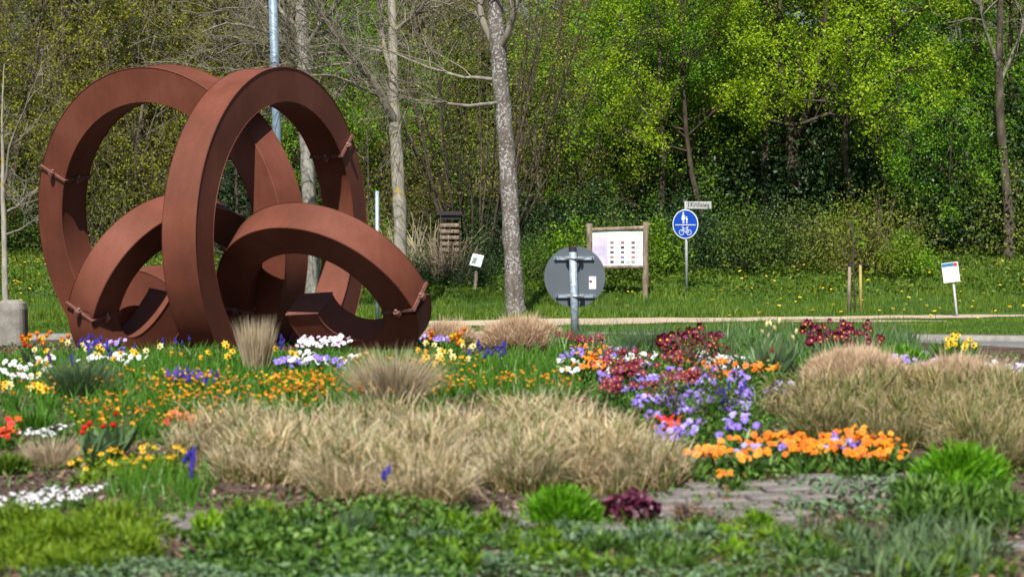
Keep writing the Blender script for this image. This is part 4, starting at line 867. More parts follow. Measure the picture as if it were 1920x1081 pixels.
def field(name, P, hr, wr, mat, lean=(0, .6), bend=(.1, .9), segs=3, lens=False, cs=1.6, label=None, az=None):
    n = len(P); c = .5+.25*(np.sin(P[:, 0]*cs*2.3+np.sin(P[:, 1]*cs*2)*1.5)+np.sin(P[:, 1]*cs*2.9+P[:, 0]*cs))
    f = lblades if lens else blades
    B = f(P, U(hr[0], hr[1], n)*(.65+.5*c), U(wr[0], wr[1], n), U(0, 6.283, n) if az is None else az, U(*lean, n), U(*bend, n), segs, np.clip(.5*c+rng.normal(0, .24, n)+.22, 0, 1))
    V, Fs, rn, al = cat([B]); o = link(name, M(name, V, Fs, mat, rnd=rn, t=al)); o['kind'] = 'stuff'; return o
def cover(name, P, h, sz, mat, up=1.3, aspect=.65, cs=2.2):
    n = len(P); c = .5+.25*(np.sin(P[:, 0]*cs*3+np.sin(P[:, 1]*cs*2)*1.5)+np.sin(P[:, 1]*cs*3.4+P[:, 0]*cs)); lift = h*(c*.9+.25)*np.sqrt(rng.random(n))
    V, Fs, rn = leaves(P+np.stack([rng.normal(0, .01, n), rng.normal(0, .01, n), lift], 1), U(sz[0], sz[1], n), aspect=aspect, up=up, rnd=np.clip(c*.5+rng.normal(0, .25, n)+.2, 0, 1))
    o = link(name, M(name, V, Fs, mat, rnd=rn)); o['kind'] = 'stuff'; return o
def leafbush(name, spots, n, L, w_, mat, label=None, kind=None, per=260, cate='bush'):
    parts = []
    X0, Y0 = gp(*spots[0][:2]); z0 = float(hz(X0, Y0))
    for px, py, r, h in spots:
        X, Y_ = gp(px, py); k = int(n*r*r*max(h, r)/.01); k = max(60, k); u = rng.normal(size=(k, 3)); u /= np.linalg.norm(u, axis=1)[:, None]; u[:, 2] = np.abs(u[:, 2])
        q_ = u*(rng.random((k, 1))**.35)*np.array([r, r, h])*(1+.16*np.sin(u[:, :1]*9+px)*np.sin(u[:, 1:2]*8+py)); q_[:, 2] += .01
        P = q_+np.array([X-X0, Y_-Y0, float(hz(X, Y_))-z0]); el = np.arctan2(np.hypot(u[:, 0], u[:, 1]), u[:, 2]+.55)
        parts.append(lblades(P, U(L[0], L[1], k), U(w_[0], w_[1], k), np.arctan2(u[:, 1], u[:, 0])+rng.normal(0, .5, k), el*.9+rng.normal(0, .25, k), U(.1, 1.0, k), 3))
    V, Fs, rn, al = cat(parts); o = link(name, M(name, V, Fs, mat, rnd=rn, t=al), None, (X0, Y0, z0))
    return tag(o, label, cate) if label else tag(o, kind='stuff')
# chips, litter and small weeds over the whole visible bed
ALL = [(-60, 1130), (1980, 1130), (1980, 700), (1920, 668), (1500, 655), (1040, 640), (-40, 650)]
P = region(420, ALL); V, Fs, rn = leaves(P+np.array([0,0,.006]), U(.02, .055, len(P)), up=2.2, aspect=.45, fold=.05); link('bark_mulch', M('bark_mulch', V, Fs, m_chip, rnd=rn))['kind'] = 'stuff'
P = region(60, ALL); V, Fs, rn = leaves(P+np.array([0,0,.02]), U(.03, .06, len(P)), up=1.5); link('fallen_leaves', M('fallen_leaves', V, Fs, m_l_dead, rnd=rn))['kind'] = 'stuff'
P = region(260, ALL); P = P[(clump_noise(P[:, 0]*1.8, P[:, 1]*1.8) > .48)]; cover('weeds', P, .05, (.02, .045), m_l_cov)
# paving stones of the stepping path
PATHP = [(880,972),(1000,955),(1100,955),(1230,925),(1330,905),(1480,903),(1640,893),(1760,880),(1800,905),(1700,925),(1560,950),(1480,985),(1330,975),(1200,990),(1060,1005),(900,1012)]
pv = tag(empty('stone_path', (0, 0, 0)), kind='structure'); WP = [gp(*p) for p in PATHP]
WP2 = [gp(*p) for p in [(290,965),(425,962),(450,1012),(290,1020)]]; WP3 = [gp(*p) for p in [(1780,1035),(1990,1010),(1990,1130),(1740,1130)]]
sm = []
for k in range(5):
    q = MB(); r_ = random.uniform; hx, hy = .118, .078
    q.box((0, 0, 0), (hx*2, hy*2, .05), None, .008); q.v = [(v[0]+r_(-.004,.004), v[1]+r_(-.004,.004), v[2]) for v in q.v]; sm.append(q.mesh('paving_stone', m_pave))
ca, sa = math.cos(.12), math.sin(.12)
for i in range(-30, 31):
    for j in range(0, 60):
        lx, ly = i*.245+(j % 2)*.12, 9+j*.165; x = lx*ca-(ly-12)*sa; y = 12+lx*sa+(ly-12)*ca
        if any(poly_in(np.array([x]), np.array([y]), W_)[0] for W_ in (WP, WP2, WP3)):
            link('paving_stone', random.choice(sm), pv, (x, y, float(hz(x, y))+random.uniform(-.012, .006)), (random.uniform(-.02,.02), random.uniform(-.02,.02), .12+random.uniform(-.02,.02)))
P = region(900, PATHP, .02); P = P[clump_noise(P[:, 0]*3, P[:, 1]*3) > .5]; cover('path_weeds', P, .05, (.012,.03), m_l_cov)
# --- flower parts
m_bl_or = plain('petal_orange', (.95,.28,.008), .6, 0, .12, 60); m_bl_ye = plain('petal_yellow', (.88,.60,.02), .6, 0, .08, 60); m_bl_cr = plain('petal_cream', (.85,.78,.38), .6, 0, .08, 60)
m_bl_wh = plain('petal_white', (.82,.82,.86), .6, 0, .06, 60); m_bl_pk = plain('petal_pale_pink', (.78,.62,.82), .6, 0, .08, 60); m_bl_vi = plain('petal_violet', (.24,.15,.66), .6, 0, .15, 60)
m_bl_bl = plain('petal_blue', (.06,.045,.42), .6, 0, .2, 90); m_bl_bu = plain('petal_burgundy', (.17,.008,.032), .6, 0, .2, 60); m_bl_re = plain('petal_red', (.75,.03,.02), .6, 0, .1, 60)
m_bl_mg = plain('petal_magenta', (.24,.02,.10), .6, 0, .2, 60); m_bl_ro = plain('petal_red_orange', (.88,.14,.02), .6, 0, .1, 60)
m_bl_or2 = plain('petal_deep_orange', (.90,.19,.006), .6, 0, .15, 60); m_bl_br = plain('petal_brown_eye', (.30,.07,.01), .6)
m_bl_v2 = plain('petal_lavender', (.46,.38,.85), .6, 0, .1, 60)
m_bl_dk = plain('petal_dark', (.05,.01,.03), .6); m_bl_am = plain('petal_amber', (.82,.36,.02), .6, 0, .15, 60)
for m in (m_bl_or, m_bl_or2, m_bl_v2, m_bl_ye, m_bl_cr, m_bl_wh, m_bl_pk, m_bl_vi, m_bl_bl, m_bl_bu, m_bl_re, m_bl_mg, m_bl_ro, m_bl_am):
    p = m.node_tree.nodes['Principled BSDF']; nt_ = m.node_tree; tr = N(nt_, 'ShaderNodeBsdfTranslucent'); mx = N(nt_, 'ShaderNodeMixShader'); mx.inputs[0].default_value = .3
    nt_.links.new(p.inputs['Base Color'].links[0].from_socket, tr.inputs[0]); nt_.links.new(p.outputs[0], mx.inputs[1]); nt_.links.new(tr.outputs[0], mx.inputs[2]); nt_.links.new(mx.outputs[0], nt_.nodes['Material Output'].inputs[0])
def petal(q, ang, l, w_, z0, z1, base=.004, th=5, cup=.0):
    V = []; c, s = math.cos(ang), math.sin(ang)
    for i in range(th):
        t = i/(th-1); ww = w_*math.sin(math.pi*(.12+.80*t))**.7*.5; r = base+l*t; z = z0+(z1-z0)*t**1.5+cup*math.sin(math.pi*t)
        V += [(r*c-ww*s, r*s+ww*c, z+ww*.25), (r*c, r*s, z), (r*c+ww*s, r*s-ww*c, z+ww*.25)]
    q.add(V, [(3*i+k, 3*i+k+1, 3*i+k+4, 3*i+k+3) for i in range(th-1) for k in (0, 1)])
def pansy(mat, eye, r=.028):
    q = MB()
    for a, l, w_ in ((1.15, r, r*1.2), (1.99, r, r*1.2), (.05, r*.9, r*1.15), (3.09, r*.9, r*1.15), (-1.57, r, r*1.4)): petal(q, a+random.uniform(-.1,.1), l, w_, 0, random.uniform(-.004,.006), th=4)
    q.cm = 1; q.tube((0, 0, .0025), (0, 0, .0045), r*.25, r*.18, 6); return q.mesh('blossom', [mat, eye], True)
def cup(mat, eye, r=.022, h=.05, open_=.0):
    q = MB()
    for k in range(6):
        a = k*1.047+(.2 if k % 2 else 0); V = []; c, s = math.cos(a), math.sin(a)
        for i in range(5):
            t = i/4; rr = r*(.25+math.sin(min(1, t*1.25)*1.57)*.8-(1-open_)*.55*max(0, t-.55)+open_*t*.6); ww = r*1.25*math.sin(math.pi*(.15+.82*t))**.8*.5; z = h*t
            V += [(rr*c-ww*s, rr*s+ww*c, z), (rr*1.12*c, rr*1.12*s, z), (rr*c+ww*s, rr*s-ww*c, z)]
        q.add(V, [(3*i+k2, 3*i+k2+1, 3*i+k2+4, 3*i+k2+3) for i in range(4) for k2 in (0, 1)])
    q.cm = 1; q.tube((0, 0, .002), (0, 0, h*.4), r*.3, r*.35, 6); return q.mesh('blossom', [mat, eye], True)
def daff(mat, cupm):
    q = MB()
    for k in range(6): petal(q, k*1.047, .026, .016, 0, -.002, th=4)
    q.cm = 1; q.tube((0, 0, .001), (0, 0, .018), .007, .011, 8); return q.mesh('blossom', [mat, cupm], True)
def spike(mat, h=.06, r=.013, n=34):
    q = MB()
    for k in range(n):
        t = (k+.5)/n; rr = r*(1-t)**.5*1.0; a = k*2.4; c = (rr*math.cos(a), rr*math.sin(a), h*t); s = .0062*(1.15-.6*t)
        q.add([(c[0]+s, c[1], c[2]), (c[0]-s, c[1], c[2]), (c[0], c[1]+s, c[2]), (c[0], c[1]-s, c[2]), (c[0], c[1], c[2]+s), (c[0], c[1], c[2]-s*1.3)], [(0,2,4),(2,1,4),(1,3,4),(3,0,4),(2,0,5),(1,2,5),(3,1,5),(0,3,5)])
    return q.mesh('blossom', [mat])
def cluster(mat, eye, r=.035, n=26, s=.011):
    q = MB()
    for k in range(n):
        th = random.uniform(0, 6.28); ph = math.acos(random.uniform(.1, 1)); c = Vector((r*math.sin(ph)*math.cos(th), r*math.sin(ph)*math.sin(th), r*.6*math.cos(ph))); nn = c.normalized()+Vector((0,0,.4)); qt = nn.to_track_quat('Z', 'Y'); V = []
        for j in range(8): a = j*.785; rr = s*(1 if j % 2 else .55); V.append(c+qt@Vector((rr*math.cos(a), rr*math.sin(a), .001)))
        q.add(V+[c], [(j, (j+1) % 8, 8) for j in range(8)])
    return q.mesh('blossom', [mat])
def foliage(n, r, h, w_, mat, lean=(.2, 1.1), bend=(0, .8), stems_=(), lens=True, name='foliage'):
    P = np.zeros((n, 3)); a = U(0, 6.283, n); rr = r*.35*np.sqrt(rng.random(n)); P[:, 0] = rr*np.cos(a); P[:, 1] = rr*np.sin(a)
    B = (lblades if lens else blades)(P, U(h*.55, h, n), U(w_*.7, w_*1.2, n), a+rng.normal(0, .5, n), U(*lean, n), U(*bend, n), 3)
    parts = [B]
    if len(stems_):
        S = np.array([[[0, 0, 0], [x*.5, y*.5, z*.55], [x, y, z]] for x, y, z in stems_], float); V, Fq = tubes(S, np.full((len(S), 3), .0022), 3); parts.append((V, Fq, np.full(len(V), .3), np.zeros(len(V))))
    V, Fs, rn, al = cat(parts); return M(name, V, Fs, mat, rnd=rn, t=al)
class Flower:
    def __init__(s, name, blossoms, nb, r, h, fol, label, cate='flower', face=.7, variants=4, ground='', bs=1.0):
        s.name, s.cate, s.var = name, cate, []
        for v in range(variants):
            k = random.randint(*nb); st = []
            for i in range(k):
                a = random.uniform(0, 6.28); rr = r*math.sqrt(random.random()); st.append((rr*math.cos(a), rr*math.sin(a), h*random.uniform(.75, 1.1)))
            fm = foliage(stems_=st, **fol)
            s.var.append((fm, [(random.choice(blossoms), p, (random.uniform(-.5, .3)+face, random.uniform(-.5, .5), random.uniform(-.8, .8))) for p in st]))
        s.bs = bs*.88; s.label = label
    def put(s, x, y, label, group, sc_=1.0):
        fm, bl = random.choice(s.var); o = link(s.name, fm, None, (x, y, float(hz(x, y))), (0, 0, random.uniform(-.8, .8)), sc_*random.uniform(.85, 1.15)); tag(o, label, s.cate, group)
        for b_, p, e in bl: link('blossom', b_, o, p, e, s.bs*random.uniform(.85, 1.15))
        return o
fol_p = dict(n=44, r=.09, h=.13, w_=.022, mat=m_l_cov)
def dflow(name, mats, eye, nb=(4, 6), r=.085, h=.12, fol=None, **k):
    k.setdefault('bs', .84)
    return Flower(name, [pansy(m, eye) for m in mats for _ in range(2)], nb, r, h, fol or fol_p, '', **k)
F_or = dflow('orange_pansy', [m_bl_or, m_bl_or2, m_bl_am], m_bl_br, (4, 9), r=.11, h=.14, bs=.76, variants=8)
F_wh = dflow('white_pansy', [m_bl_wh], m_bl_ye, (4, 7)); F_vi = dflow('violet_pansy', [m_bl_vi, m_bl_vi, m_bl_v2], m_bl_ye, (4, 6), bs=.8); F_bu = dflow('burgundy_primrose', [m_bl_bu, m_bl_bu, m_bl_mg], m_bl_ye, (4, 6), h=.17, bs=.95)
F_pk = dflow('pale_pink_primrose', [m_bl_pk, m_bl_wh], m_bl_ye, (8, 11)); F_ro = dflow('red_pansy', [m_bl_ro, m_bl_re], m_bl_dk, (3, 6))
strap = dict(n=18, r=.08, h=.19, w_=.012, mat=m_g_strap, lean=(.05, .5), bend=(.1, .8), lens=False)
F_am = Flower('amber_dwarf_tulip', [cup(m_bl_am, m_bl_ye, .010, .020, .5), cup(m_bl_ye, m_bl_am, .010, .018, .6), cup(m_bl_or, m_bl_br, .010, .021, .3), pansy(m_bl_am, m_bl_dk, .013)], (2, 5), .11, .15, dict(strap, n=24, h=.17, w_=.009), '', face=.35, bs=.85)
F_mu = Flower('grape_hyacinth', [spike(m_bl_bl, .05, .011), spike(m_bl_bl, .045, .010)], (1, 3), .05, .18, dict(strap, n=12, h=.15, w_=.007), '', face=0)
F_muc = Flower('grape_hyacinth', [spike(m_bl_bl, .055, .012), spike(m_bl_vi, .05, .012)], (5, 8), .11, .17, dict(strap, n=16, h=.14, w_=.007), '', face=0)
F_da = Flower('daffodil', [daff(m_bl_cr, m_bl_ye), daff(m_bl_ye, m_bl_or)], (1, 2), .07, .19, strap, '', face=1.1)
F_tr = Flower('red_tulip', [cup(m_bl_re, m_bl_dk, .017, .036)], (1, 1), .05, .22, dict(n=7, r=.05, h=.24, w_=.05, mat=m_g_blue, lean=(.1, .7), bend=(.1, .7)), '', face=.1)
F_tc = Flower('cream_tulip', [cup(m_bl_cr, m_bl_ye, .014, .055)], (1, 2), .07, .36, dict(n=7, r=.05, h=.30, w_=.05, mat=m_g_blue, lean=(.1, .6), bend=(.1, .6)), '', face=.05)
F_to = Flower('orange_tulip', [cup(m_bl_or, m_bl_ye, .02, .045, .3), cup(m_bl_ye, m_bl_or, .02, .045, .3)], (1, 3), .08, .22, strap, '', face=.2)
F_pu = Flower('pasque_flower', [cup(m_bl_mg, m_bl_ye, .026, .042, .45), cup(m_bl_bu, m_bl_ye, .026, .04, .9)], (3, 6), .12, .25, dict(n=40, r=.1, h=.15, w_=.01, mat=m_l_cov), '', face=.9)
F_wc = Flower('white_candytuft', [cluster(m_bl_wh, m_bl_wh, .022, 12, .009)], (4, 7), .11, .09, dict(n=26, r=.1, h=.09, w_=.01, mat=m_l_cov), '', face=.2)
F_yl = Flower('yellow_flower', [daff(m_bl_ye, m_bl_am)], (1, 3), .12, .10, dict(n=26, r=.1, h=.09, w_=.014, mat=m_l_limeg), '', face=.6, bs=.7)
F_bd = Flower('yellow_daffodil', [daff(m_bl_ye, m_bl_am)], (4, 7), .12, .32, dict(strap, n=22, h=.30, w_=.02), '', face=1.0)
def drift(fl, n, box, label, group=None, sc_=1.0, mind=.045):
    x0, x1, y0, y1 = box; pts = []; t = 0
    while len(pts) < n and t < n*30:
        t += 1; X, Y_ = gp(random.uniform(x0, x1), random.uniform(y0, y1))
        if math.hypot(X-IC[0], Y_-IC[1]) > IR-.3: continue
        if all((X-a)**2+((Y_-b_))**2 > mind**2 for a, b_ in pts): pts.append((X, Y_)); fl.put(X, Y_, label, group or label, sc_)
# boxes give where the plants meet the ground
drift(F_or, 20, (1330, 1700, 878, 900), 'orange pansy in the bright row along the edge of the stone path', mind=.06)
drift(F_or, 26, (1370, 1700, 856, 880), 'orange pansy in the bright row behind the front row beside the stone path', mind=.06)
drift(F_or, 4, (1290, 1340, 885, 905), 'orange pansy in the small patch left of the grey green tuft')
drift(F_or, 2, (1340, 1400, 912, 922), 'single low orange pansy at the left end of the row', sc_=.7)
drift(F_vi, 5, (1370, 1640, 862, 880), 'violet pansy between the orange pansies')
drift(F_or, 4, (1380, 1470, 715, 728), 'orange pansy left of the right hand grass mound'); drift(F_or, 7, (1090, 1150, 705, 735), 'orange pansy left of the burgundy flowers'); drift(F_or, 7, (1040, 1140, 670, 690), 'small orange pansy behind the white drift near the sign pole', sc_=.8); drift(F_or, 10, (1280, 1380, 705, 735), 'orange pansy in the mixed drift right of the burgundy flowers', sc_=.9)
drift(F_wh, 18, (1045, 1230, 690, 720), 'white pansy in the drift right of the sign pole'); drift(F_wh, 14, (1300, 1440, 690, 715), 'white pansy between burgundy and orange flowers'); drift(F_wh, 7, (1630, 1700, 685, 700), 'white pansy behind the right grass mound')
drift(F_wh, 10, (1850, 1920, 712, 730), 'white pansy at the right edge of the bed'); drift(F_wh, 15, (530, 670, 690, 706), 'white pansy between the two dry tufts'); drift(F_wh, 9, (0, 90, 695, 735), 'white pansy at the left edge of the bed')
drift(F_wh, 5, (150, 260, 690, 705), 'white pansy left of the grey green tuft')
drift(F_pk, 11, (560, 640, 655, 668), 'pale pink primrose in the dense cushion under the right low arch', mind=.1); drift(F_vi, 10, (530, 640, 702, 712), 'violet pansy in front of the white pansies by the upright dry tuft')
drift(F_vi, 9, (1050, 1190, 672, 700), 'violet pansy near the foot of the round sign'); drift(F_vi, 38, (1180, 1470, 730, 810), 'violet pansy in the purple drift left of the right grass mound'); drift(F_vi, 12, (1240, 1400, 815, 860), 'violet pansy in front of the purple drift')
drift(F_vi, 16, (1655, 1780, 690, 712), 'violet pansy between the two straw domes'); drift(F_vi, 5, (1895, 1920, 710, 735), 'violet pansy at the far right edge'); drift(F_vi, 6, (150, 240, 655, 680), 'violet pansy left below the left low arch')
drift(F_vi, 7, (790, 860, 650, 665), 'violet pansy right of the sculpture foot')
drift(F_vi, 14, (1120, 1340, 700, 780), 'violet pansy scattered between the burgundy primroses')
drift(F_bu, 40, (1110, 1330, 700, 775), 'burgundy primrose with yellow eye in the mixed drift'); drift(F_bu, 16, (1235, 1345, 672, 700), 'burgundy primrose at the back of the mixed drift'); drift(F_bu, 8, (1060, 1140, 660, 675), 'dark burgundy primrose behind the round sign pole foot')
drift(F_pu, 16, (1515, 1640, 662, 690), 'wine red pasque flower nodding behind the right straw dome'); drift(F_pu, 9, (1240, 1330, 680, 700), 'wine red pasque flower above the burgundy primroses')
drift(F_ro, 6, (1270, 1310, 672, 690), 'bright red primrose in the burgundy group'); drift(F_ro, 4, (1240, 1290, 815, 830), 'red orange pansy in the violet patch'); drift(F_ro, 4, (-5, 30, 810, 845), 'red orange pansy at the left edge'); drift(F_ro, 2, (290, 360, 815, 830), 'red orange pansy left of the big dry grass')
drift(F_am, 62, (500, 860, 735, 772), 'amber dwarf tulip in the band in front of the airy dry tuft'); drift(F_am, 84, (290, 620, 735, 790), 'amber dwarf tulip in the band left of the upright dry tuft', mind=.06); drift(F_am, 34, (130, 420, 780, 850), 'amber dwarf tulip scattered in the left bed', mind=.12); drift(F_am, 22, (850, 1080, 730, 760), 'amber dwarf tulip behind the big dry grass'); drift(F_am, 16, (0, 280, 720, 780), 'amber dwarf tulip scattered at the left edge', mind=.15)
drift(F_am, 14, (640, 900, 700, 720), 'amber dwarf tulip behind the airy dry tuft')
drift(F_muc, 3, (330, 395, 748, 756), 'dense blue grape hyacinth clump in the amber band', mind=.14); drift(F_mu, 11, (140, 430, 672, 690), 'blue grape hyacinth standing in front of the left low arch', mind=.09); drift(F_mu, 6, (430, 540, 676, 690), 'blue grape hyacinth near the upright dry tuft'); drift(F_mu, 7, (880, 1010, 690, 715), 'blue grape hyacinth in the green leaves left of the sign'); drift(F_mu, 4, (330, 400, 905, 950), 'blue grape hyacinth by the fine green tuft'); drift(F_mu, 1, (705, 718, 968, 972), 'lone blue grape hyacinth before the big dry grass')
drift(F_mu, 4, (90, 240, 705, 725), 'blue grape hyacinth in the left bed'); drift(F_mu, 4, (1350, 1440, 790, 815), 'pale blue grape hyacinth among the violet pansies')
drift(F_da, 10, (60, 300, 690, 725), 'cream daffodil in the left bed'); drift(F_da, 8, (300, 560, 690, 712), 'yellow daffodil in front of the sculpture'); drift(F_da, 10, (780, 900, 690, 730), 'yellow daffodil right of the airy dry tuft'); drift(F_da, 6, (0, 120, 760, 800), 'yellow daffodil at the left edge')
drift(F_to, 10, (45, 130, 672, 690), 'orange tulip beside the concrete bollard'); drift(F_tr, 2, (50, 66, 688, 692), 'red tulip next to the orange tulips by the bollard'); drift(F_tr, 6, (160, 220, 855, 880), 'short red tulip in the left bed'); drift(F_tr, 1, (1442, 1450, 706, 710), 'single red tulip among the cream tulips'); drift(F_tc, 5, (1410, 1490, 688, 705), 'closed cream tulip bud on a long stem right of the mixed drift')
drift(F_to, 6, (790, 870, 672, 690), 'orange tulip right of the sculpture foot')
drift(F_wc, 12, (-10, 90, 960, 985), 'white candytuft in the patch at the left edge', mind=.1); drift(F_wc, 4, (115, 165, 945, 960), 'white candytuft beside the large white patch'); drift(F_yl, 16, (140, 330, 868, 905), 'low yellow flower in the left bed'); drift(F_yl, 5, (210, 300, 890, 905), 'pale yellow flower in front of the low yellow patch')
drift(F_bd, 3, (1760, 1810, 705, 716), 'yellow flowered tall strap leaved plant between straw domes', mind=.2); drift(F_wc, 4, (60, 110, 830, 850), 'white flower tuft in the far left bed')
# --- continuous leaf masses
field('bulb_leaves', region(620, [(40,672),(300,668),(560,672),(820,668),(1050,668),(1070,700),(960,745),(700,735),(450,720),(200,720),(0,730),(-30,690)]), (.08,.17), (.008,.014), m_g_strap, (0,.6), (.1,.8), 3)
field('bulb_leaves', region(170, [(0,715),(450,715),(1060,725),(1100,760),(800,775),(600,790),(330,850),(100,830),(-30,800)]), (.07,.18), (.006,.012), m_g_strap, (0,.7), (.1,.8), 3)
field('bulb_leaves', region(220, [(1050,672),(1480,668),(1560,690),(1480,740),(1440,860),(1260,850),(1180,790),(1090,740)]), (.08,.20), (.007,.014), m_g_strap, (0,.7), (.1,.8), 3)
field('bulb_leaves', region(260, [(1030,648),(1150,648),(1690,650),(1720,662),(1700,705),(1500,700),(1150,690),(1040,670)]), (.12,.30), (.008,.018), m_g_strap, (0,.8), (.1,.9), 3)
field('bulb_leaves', region(200, [(1030,645),(1150,645),(1690,648),(1730,662),(1720,705),(1500,700),(1150,690),(1040,670)]), (.16,.36), (.006,.014), m_g_blue, (0,.6), (.1,.8), 3)
cover('flower_bed_leaves', region(1300, [(1050,690),(1350,690),(1480,715),(1470,800),(1440,870),(1250,850),(1170,790),(1080,740)]), .09, (.02,.045), m_l_cov)
cover('flower_bed_leaves', region(700, [(0,740),(420,735),(880,730),(860,770),(560,800),(340,850),(60,820)]), .05, (.015,.035), m_l_cov)
cover('flower_bed_leaves', region(900, [(1290,880),(1420,862),(1700,862),(1710,895),(1400,915),(1290,905)]), .06, (.02,.04), m_l_cov)
field('scattered_green_tufts', region(60, [(0,800),(340,830),(330,960),(-40,1000)]), (.05,.13), (.006,.012), m_g_strap, (0,.8), (.1,.8), 2)
cover('low_green_weeds', region(900, [(130,850),(330,850),(350,905),(130,915)]), .07, (.015,.035), m_l_limeg)
field('bulb_leaves', region(260, [(60,700),(560,700),(1060,705),(1080,750),(800,768),(560,785),(330,830),(60,800)]), (.09,.20), (.005,.010), m_g_strap, (0,.7), (.1,.8), 3)
cover('flower_bed_leaves', region(500, [(1090,690),(1440,690),(1460,760),(1420,830),(1240,820),(1130,740)]), .17, (.018,.04), m_l_cov)
# foreground carpets
def smooth_mat(poly, dens, name, h, sz, mat, **k): return cover(name, region(dens, poly), h, sz, mat, **k)
smooth_mat([(440,1000),(520,975),(620,975),(760,965),(870,985),(890,1025),(880,1090),(600,1110),(380,1080),(330,1030)], 3000, 'broad_leaved_ground_cover', .11, (.024,.055), m_l_cov)
LB = [(x+random.uniform(-14, 14), y+random.uniform(-8, 8), random.uniform(.07, .13), random.uniform(.06, .12)) for y, xs_ in ((1000, range(-20, 300, 44)), (1025, range(-30, 310, 44)), (1050, range(-40, 300, 46)), (1078, range(-40, 240, 50))) for x in xs_]
leafbush('yellow_green_feathery_plant', LB, 2300, (.035,.065), (.006,.011), m_l_limeg)
leafbush('yellow_green_tuft', [(x, y, .07, .07) for x, y in ((445,975),(475,970),(500,978),(520,990))], 2300, (.035,.06), (.006,.011), m_l_limeg)
LB = [(x, y, random.uniform(.06, .12), random.uniform(.05, .10)) for x, y in [(random.uniform(1700, 1960), random.uniform(935, 1010)) for _ in range(26)]]
leafbush('fresh_green_perennials', LB, 1100, (.05,.09), (.012,.022), m_l_cov)
for nm, mt, bx, k_ in (('leafy_cover_clumps', m_l_cov, (400, 900, 975, 1075), 46), ('leafy_cover_clumps', m_l_fresh, (380, 1500, 985, 1080), 26), ('leafy_cover_clumps', m_l_grey, (500, 1600, 1010, 1085), 26), ('leafy_cover_clumps', m_l_mid, (60, 1900, 1000, 1090), 30)):
    leafbush(nm, [(random.uniform(bx[0], bx[1]), random.uniform(bx[2], bx[3]), random.uniform(.04, .09), random.uniform(.03, .08)) for _ in range(k_)], 1500, (.03,.06), (.010,.022), mt)
LB = [(x, y, random.uniform(.05, .10), random.uniform(.03, .07)) for x, y in [(random.uniform(940, 1560), random.uniform(1000, 1080)) for _ in range(34)]]
leafbush('mixed_green_perennials', LB, 1300, (.03,.06), (.007,.014), m_l_cov)
smooth_mat([(100,1075),(340,1060),(640,1070),(760,1060),(900,1090),(1000,1140),(100,1140)], 4200, 'silvery_ground_cover', .09, (.014,.030), m_l_grey, up=.8)
P = region(2600, [(900,1018),(1060,1012),(1230,1018),(1420,1010),(1600,1020),(1640,1090),(1400,1140),(900,1140)]); P = P[clump_noise(P[:, 0]*2.6, P[:, 1]*2.6) > .34]; cover('mixed_green_ground_cover', P, .06, (.016,.036), m_l_grey)
P = region(900, [(880,1000),(1100,985),(1400,990),(1700,960),(1800,1000),(1500,1060),(1000,1060)]); field('fine_grass_in_cover', P, (.05,.12), (.004,.008), m_g_blue, (0,.8), (.1,.8), 3)
smooth_mat([(1200,1015),(1420,1005),(1620,1015),(1600,1075),(1400,1090),(1210,1075)], 4200, 'mossy_ground_cover', .06, (.010,.022), m_l_moss, up=.6)
smooth_mat([(1460,925),(1560,905),(1690,925),(1730,960),(1600,985),(1490,965)], 1700, 'grey_leaved_weeds', .08, (.02,.05), m_l_grey, up=1.0)
P = region(1500, [(1610,1015),(1760,985),(1850,1010),(1850,1075),(1700,1110),(1600,1080)]); field('blue_green_strap_plant', P, (.08,.19), (.008,.016), m_g_blue, (0,.9), (0,.9), 3, True)
P = region(2000, [(200,925),(290,895),(385,910),(400,950),(300,985),(210,965)]); field('fine_green_grass_patch', P, (.10,.20), (.004,.008), m_g_strap, (0,.6), (.1,.7), 3)
P = region(2000, [(640,1075),(1000,1060),(1300,1080),(1980,1085),(1980,1140),(640,1140)]); P = P[clump_noise(P[:, 0]*3+1, P[:, 1]*3) > .4]; cover('front_ground_cover', P, .06, (.015,.035), m_l_cov)
P = region(500, [(-60,1070),(300,1080),(-60,1140)]); cover('front_ground_cover', P, .06, (.015,.035), m_l_grey)
# --- the dry ornamental grass swathes: overlapping tussocks
def tussocks(name, poly, dens, per, mat, h, green=.5):
    Cn = region(dens, poly, .1); n = len(Cn)*per; c = np.repeat(Cn, per, 0); a = U(0, 6.283, n); r = .19*np.sqrt(rng.random(n)); hs = np.repeat(rng.uniform(.75, 1.15, len(Cn)), per)
    P = c+np.stack([r*np.cos(a), r*np.sin(a), np.zeros(n)], 1); P[:, 2] = hz(P[:, 0], P[:, 1])-.01
    pn = .5+.5*np.sin(P[:, 0]*7+np.sin(P[:, 1]*9)*2)*np.sin(P[:, 1]*8+1+np.sin(P[:, 0]*5))
    tone = np.clip(green+.28*(pn-.5)+rng.normal(0, .3, n), 0, 1); tip_ = rng.random(n)
    az = np.where(rng.random(n) < .45, U(0, 6.283, n), a+rng.normal(0, .7, n))
    lay = rng.random(n) < .30
    B = blades(P+np.stack([0*r, 0*r, np.where(lay, U(0, h*.75, n), 0)], 1), np.where(lay, U(.10, .22, n), U(h*.5, h, n)*np.where(rng.random(n) < .85, .92, 1.08))*hs, U(.0055, .012, n), az, np.where(lay, U(.3, 1.6, n), U(.02, .65, n)), U(.1, 1.7, n)*np.where(rng.random(n) < .8, 1, -.4), 4, tone)
    V, Fs, rn, al = cat([B]); al = al*np.repeat(tip_ > .2, 9); o = link(name, M(name, V, Fs, mat, rnd=rn, t=al)); o['kind'] = 'stuff'; return o
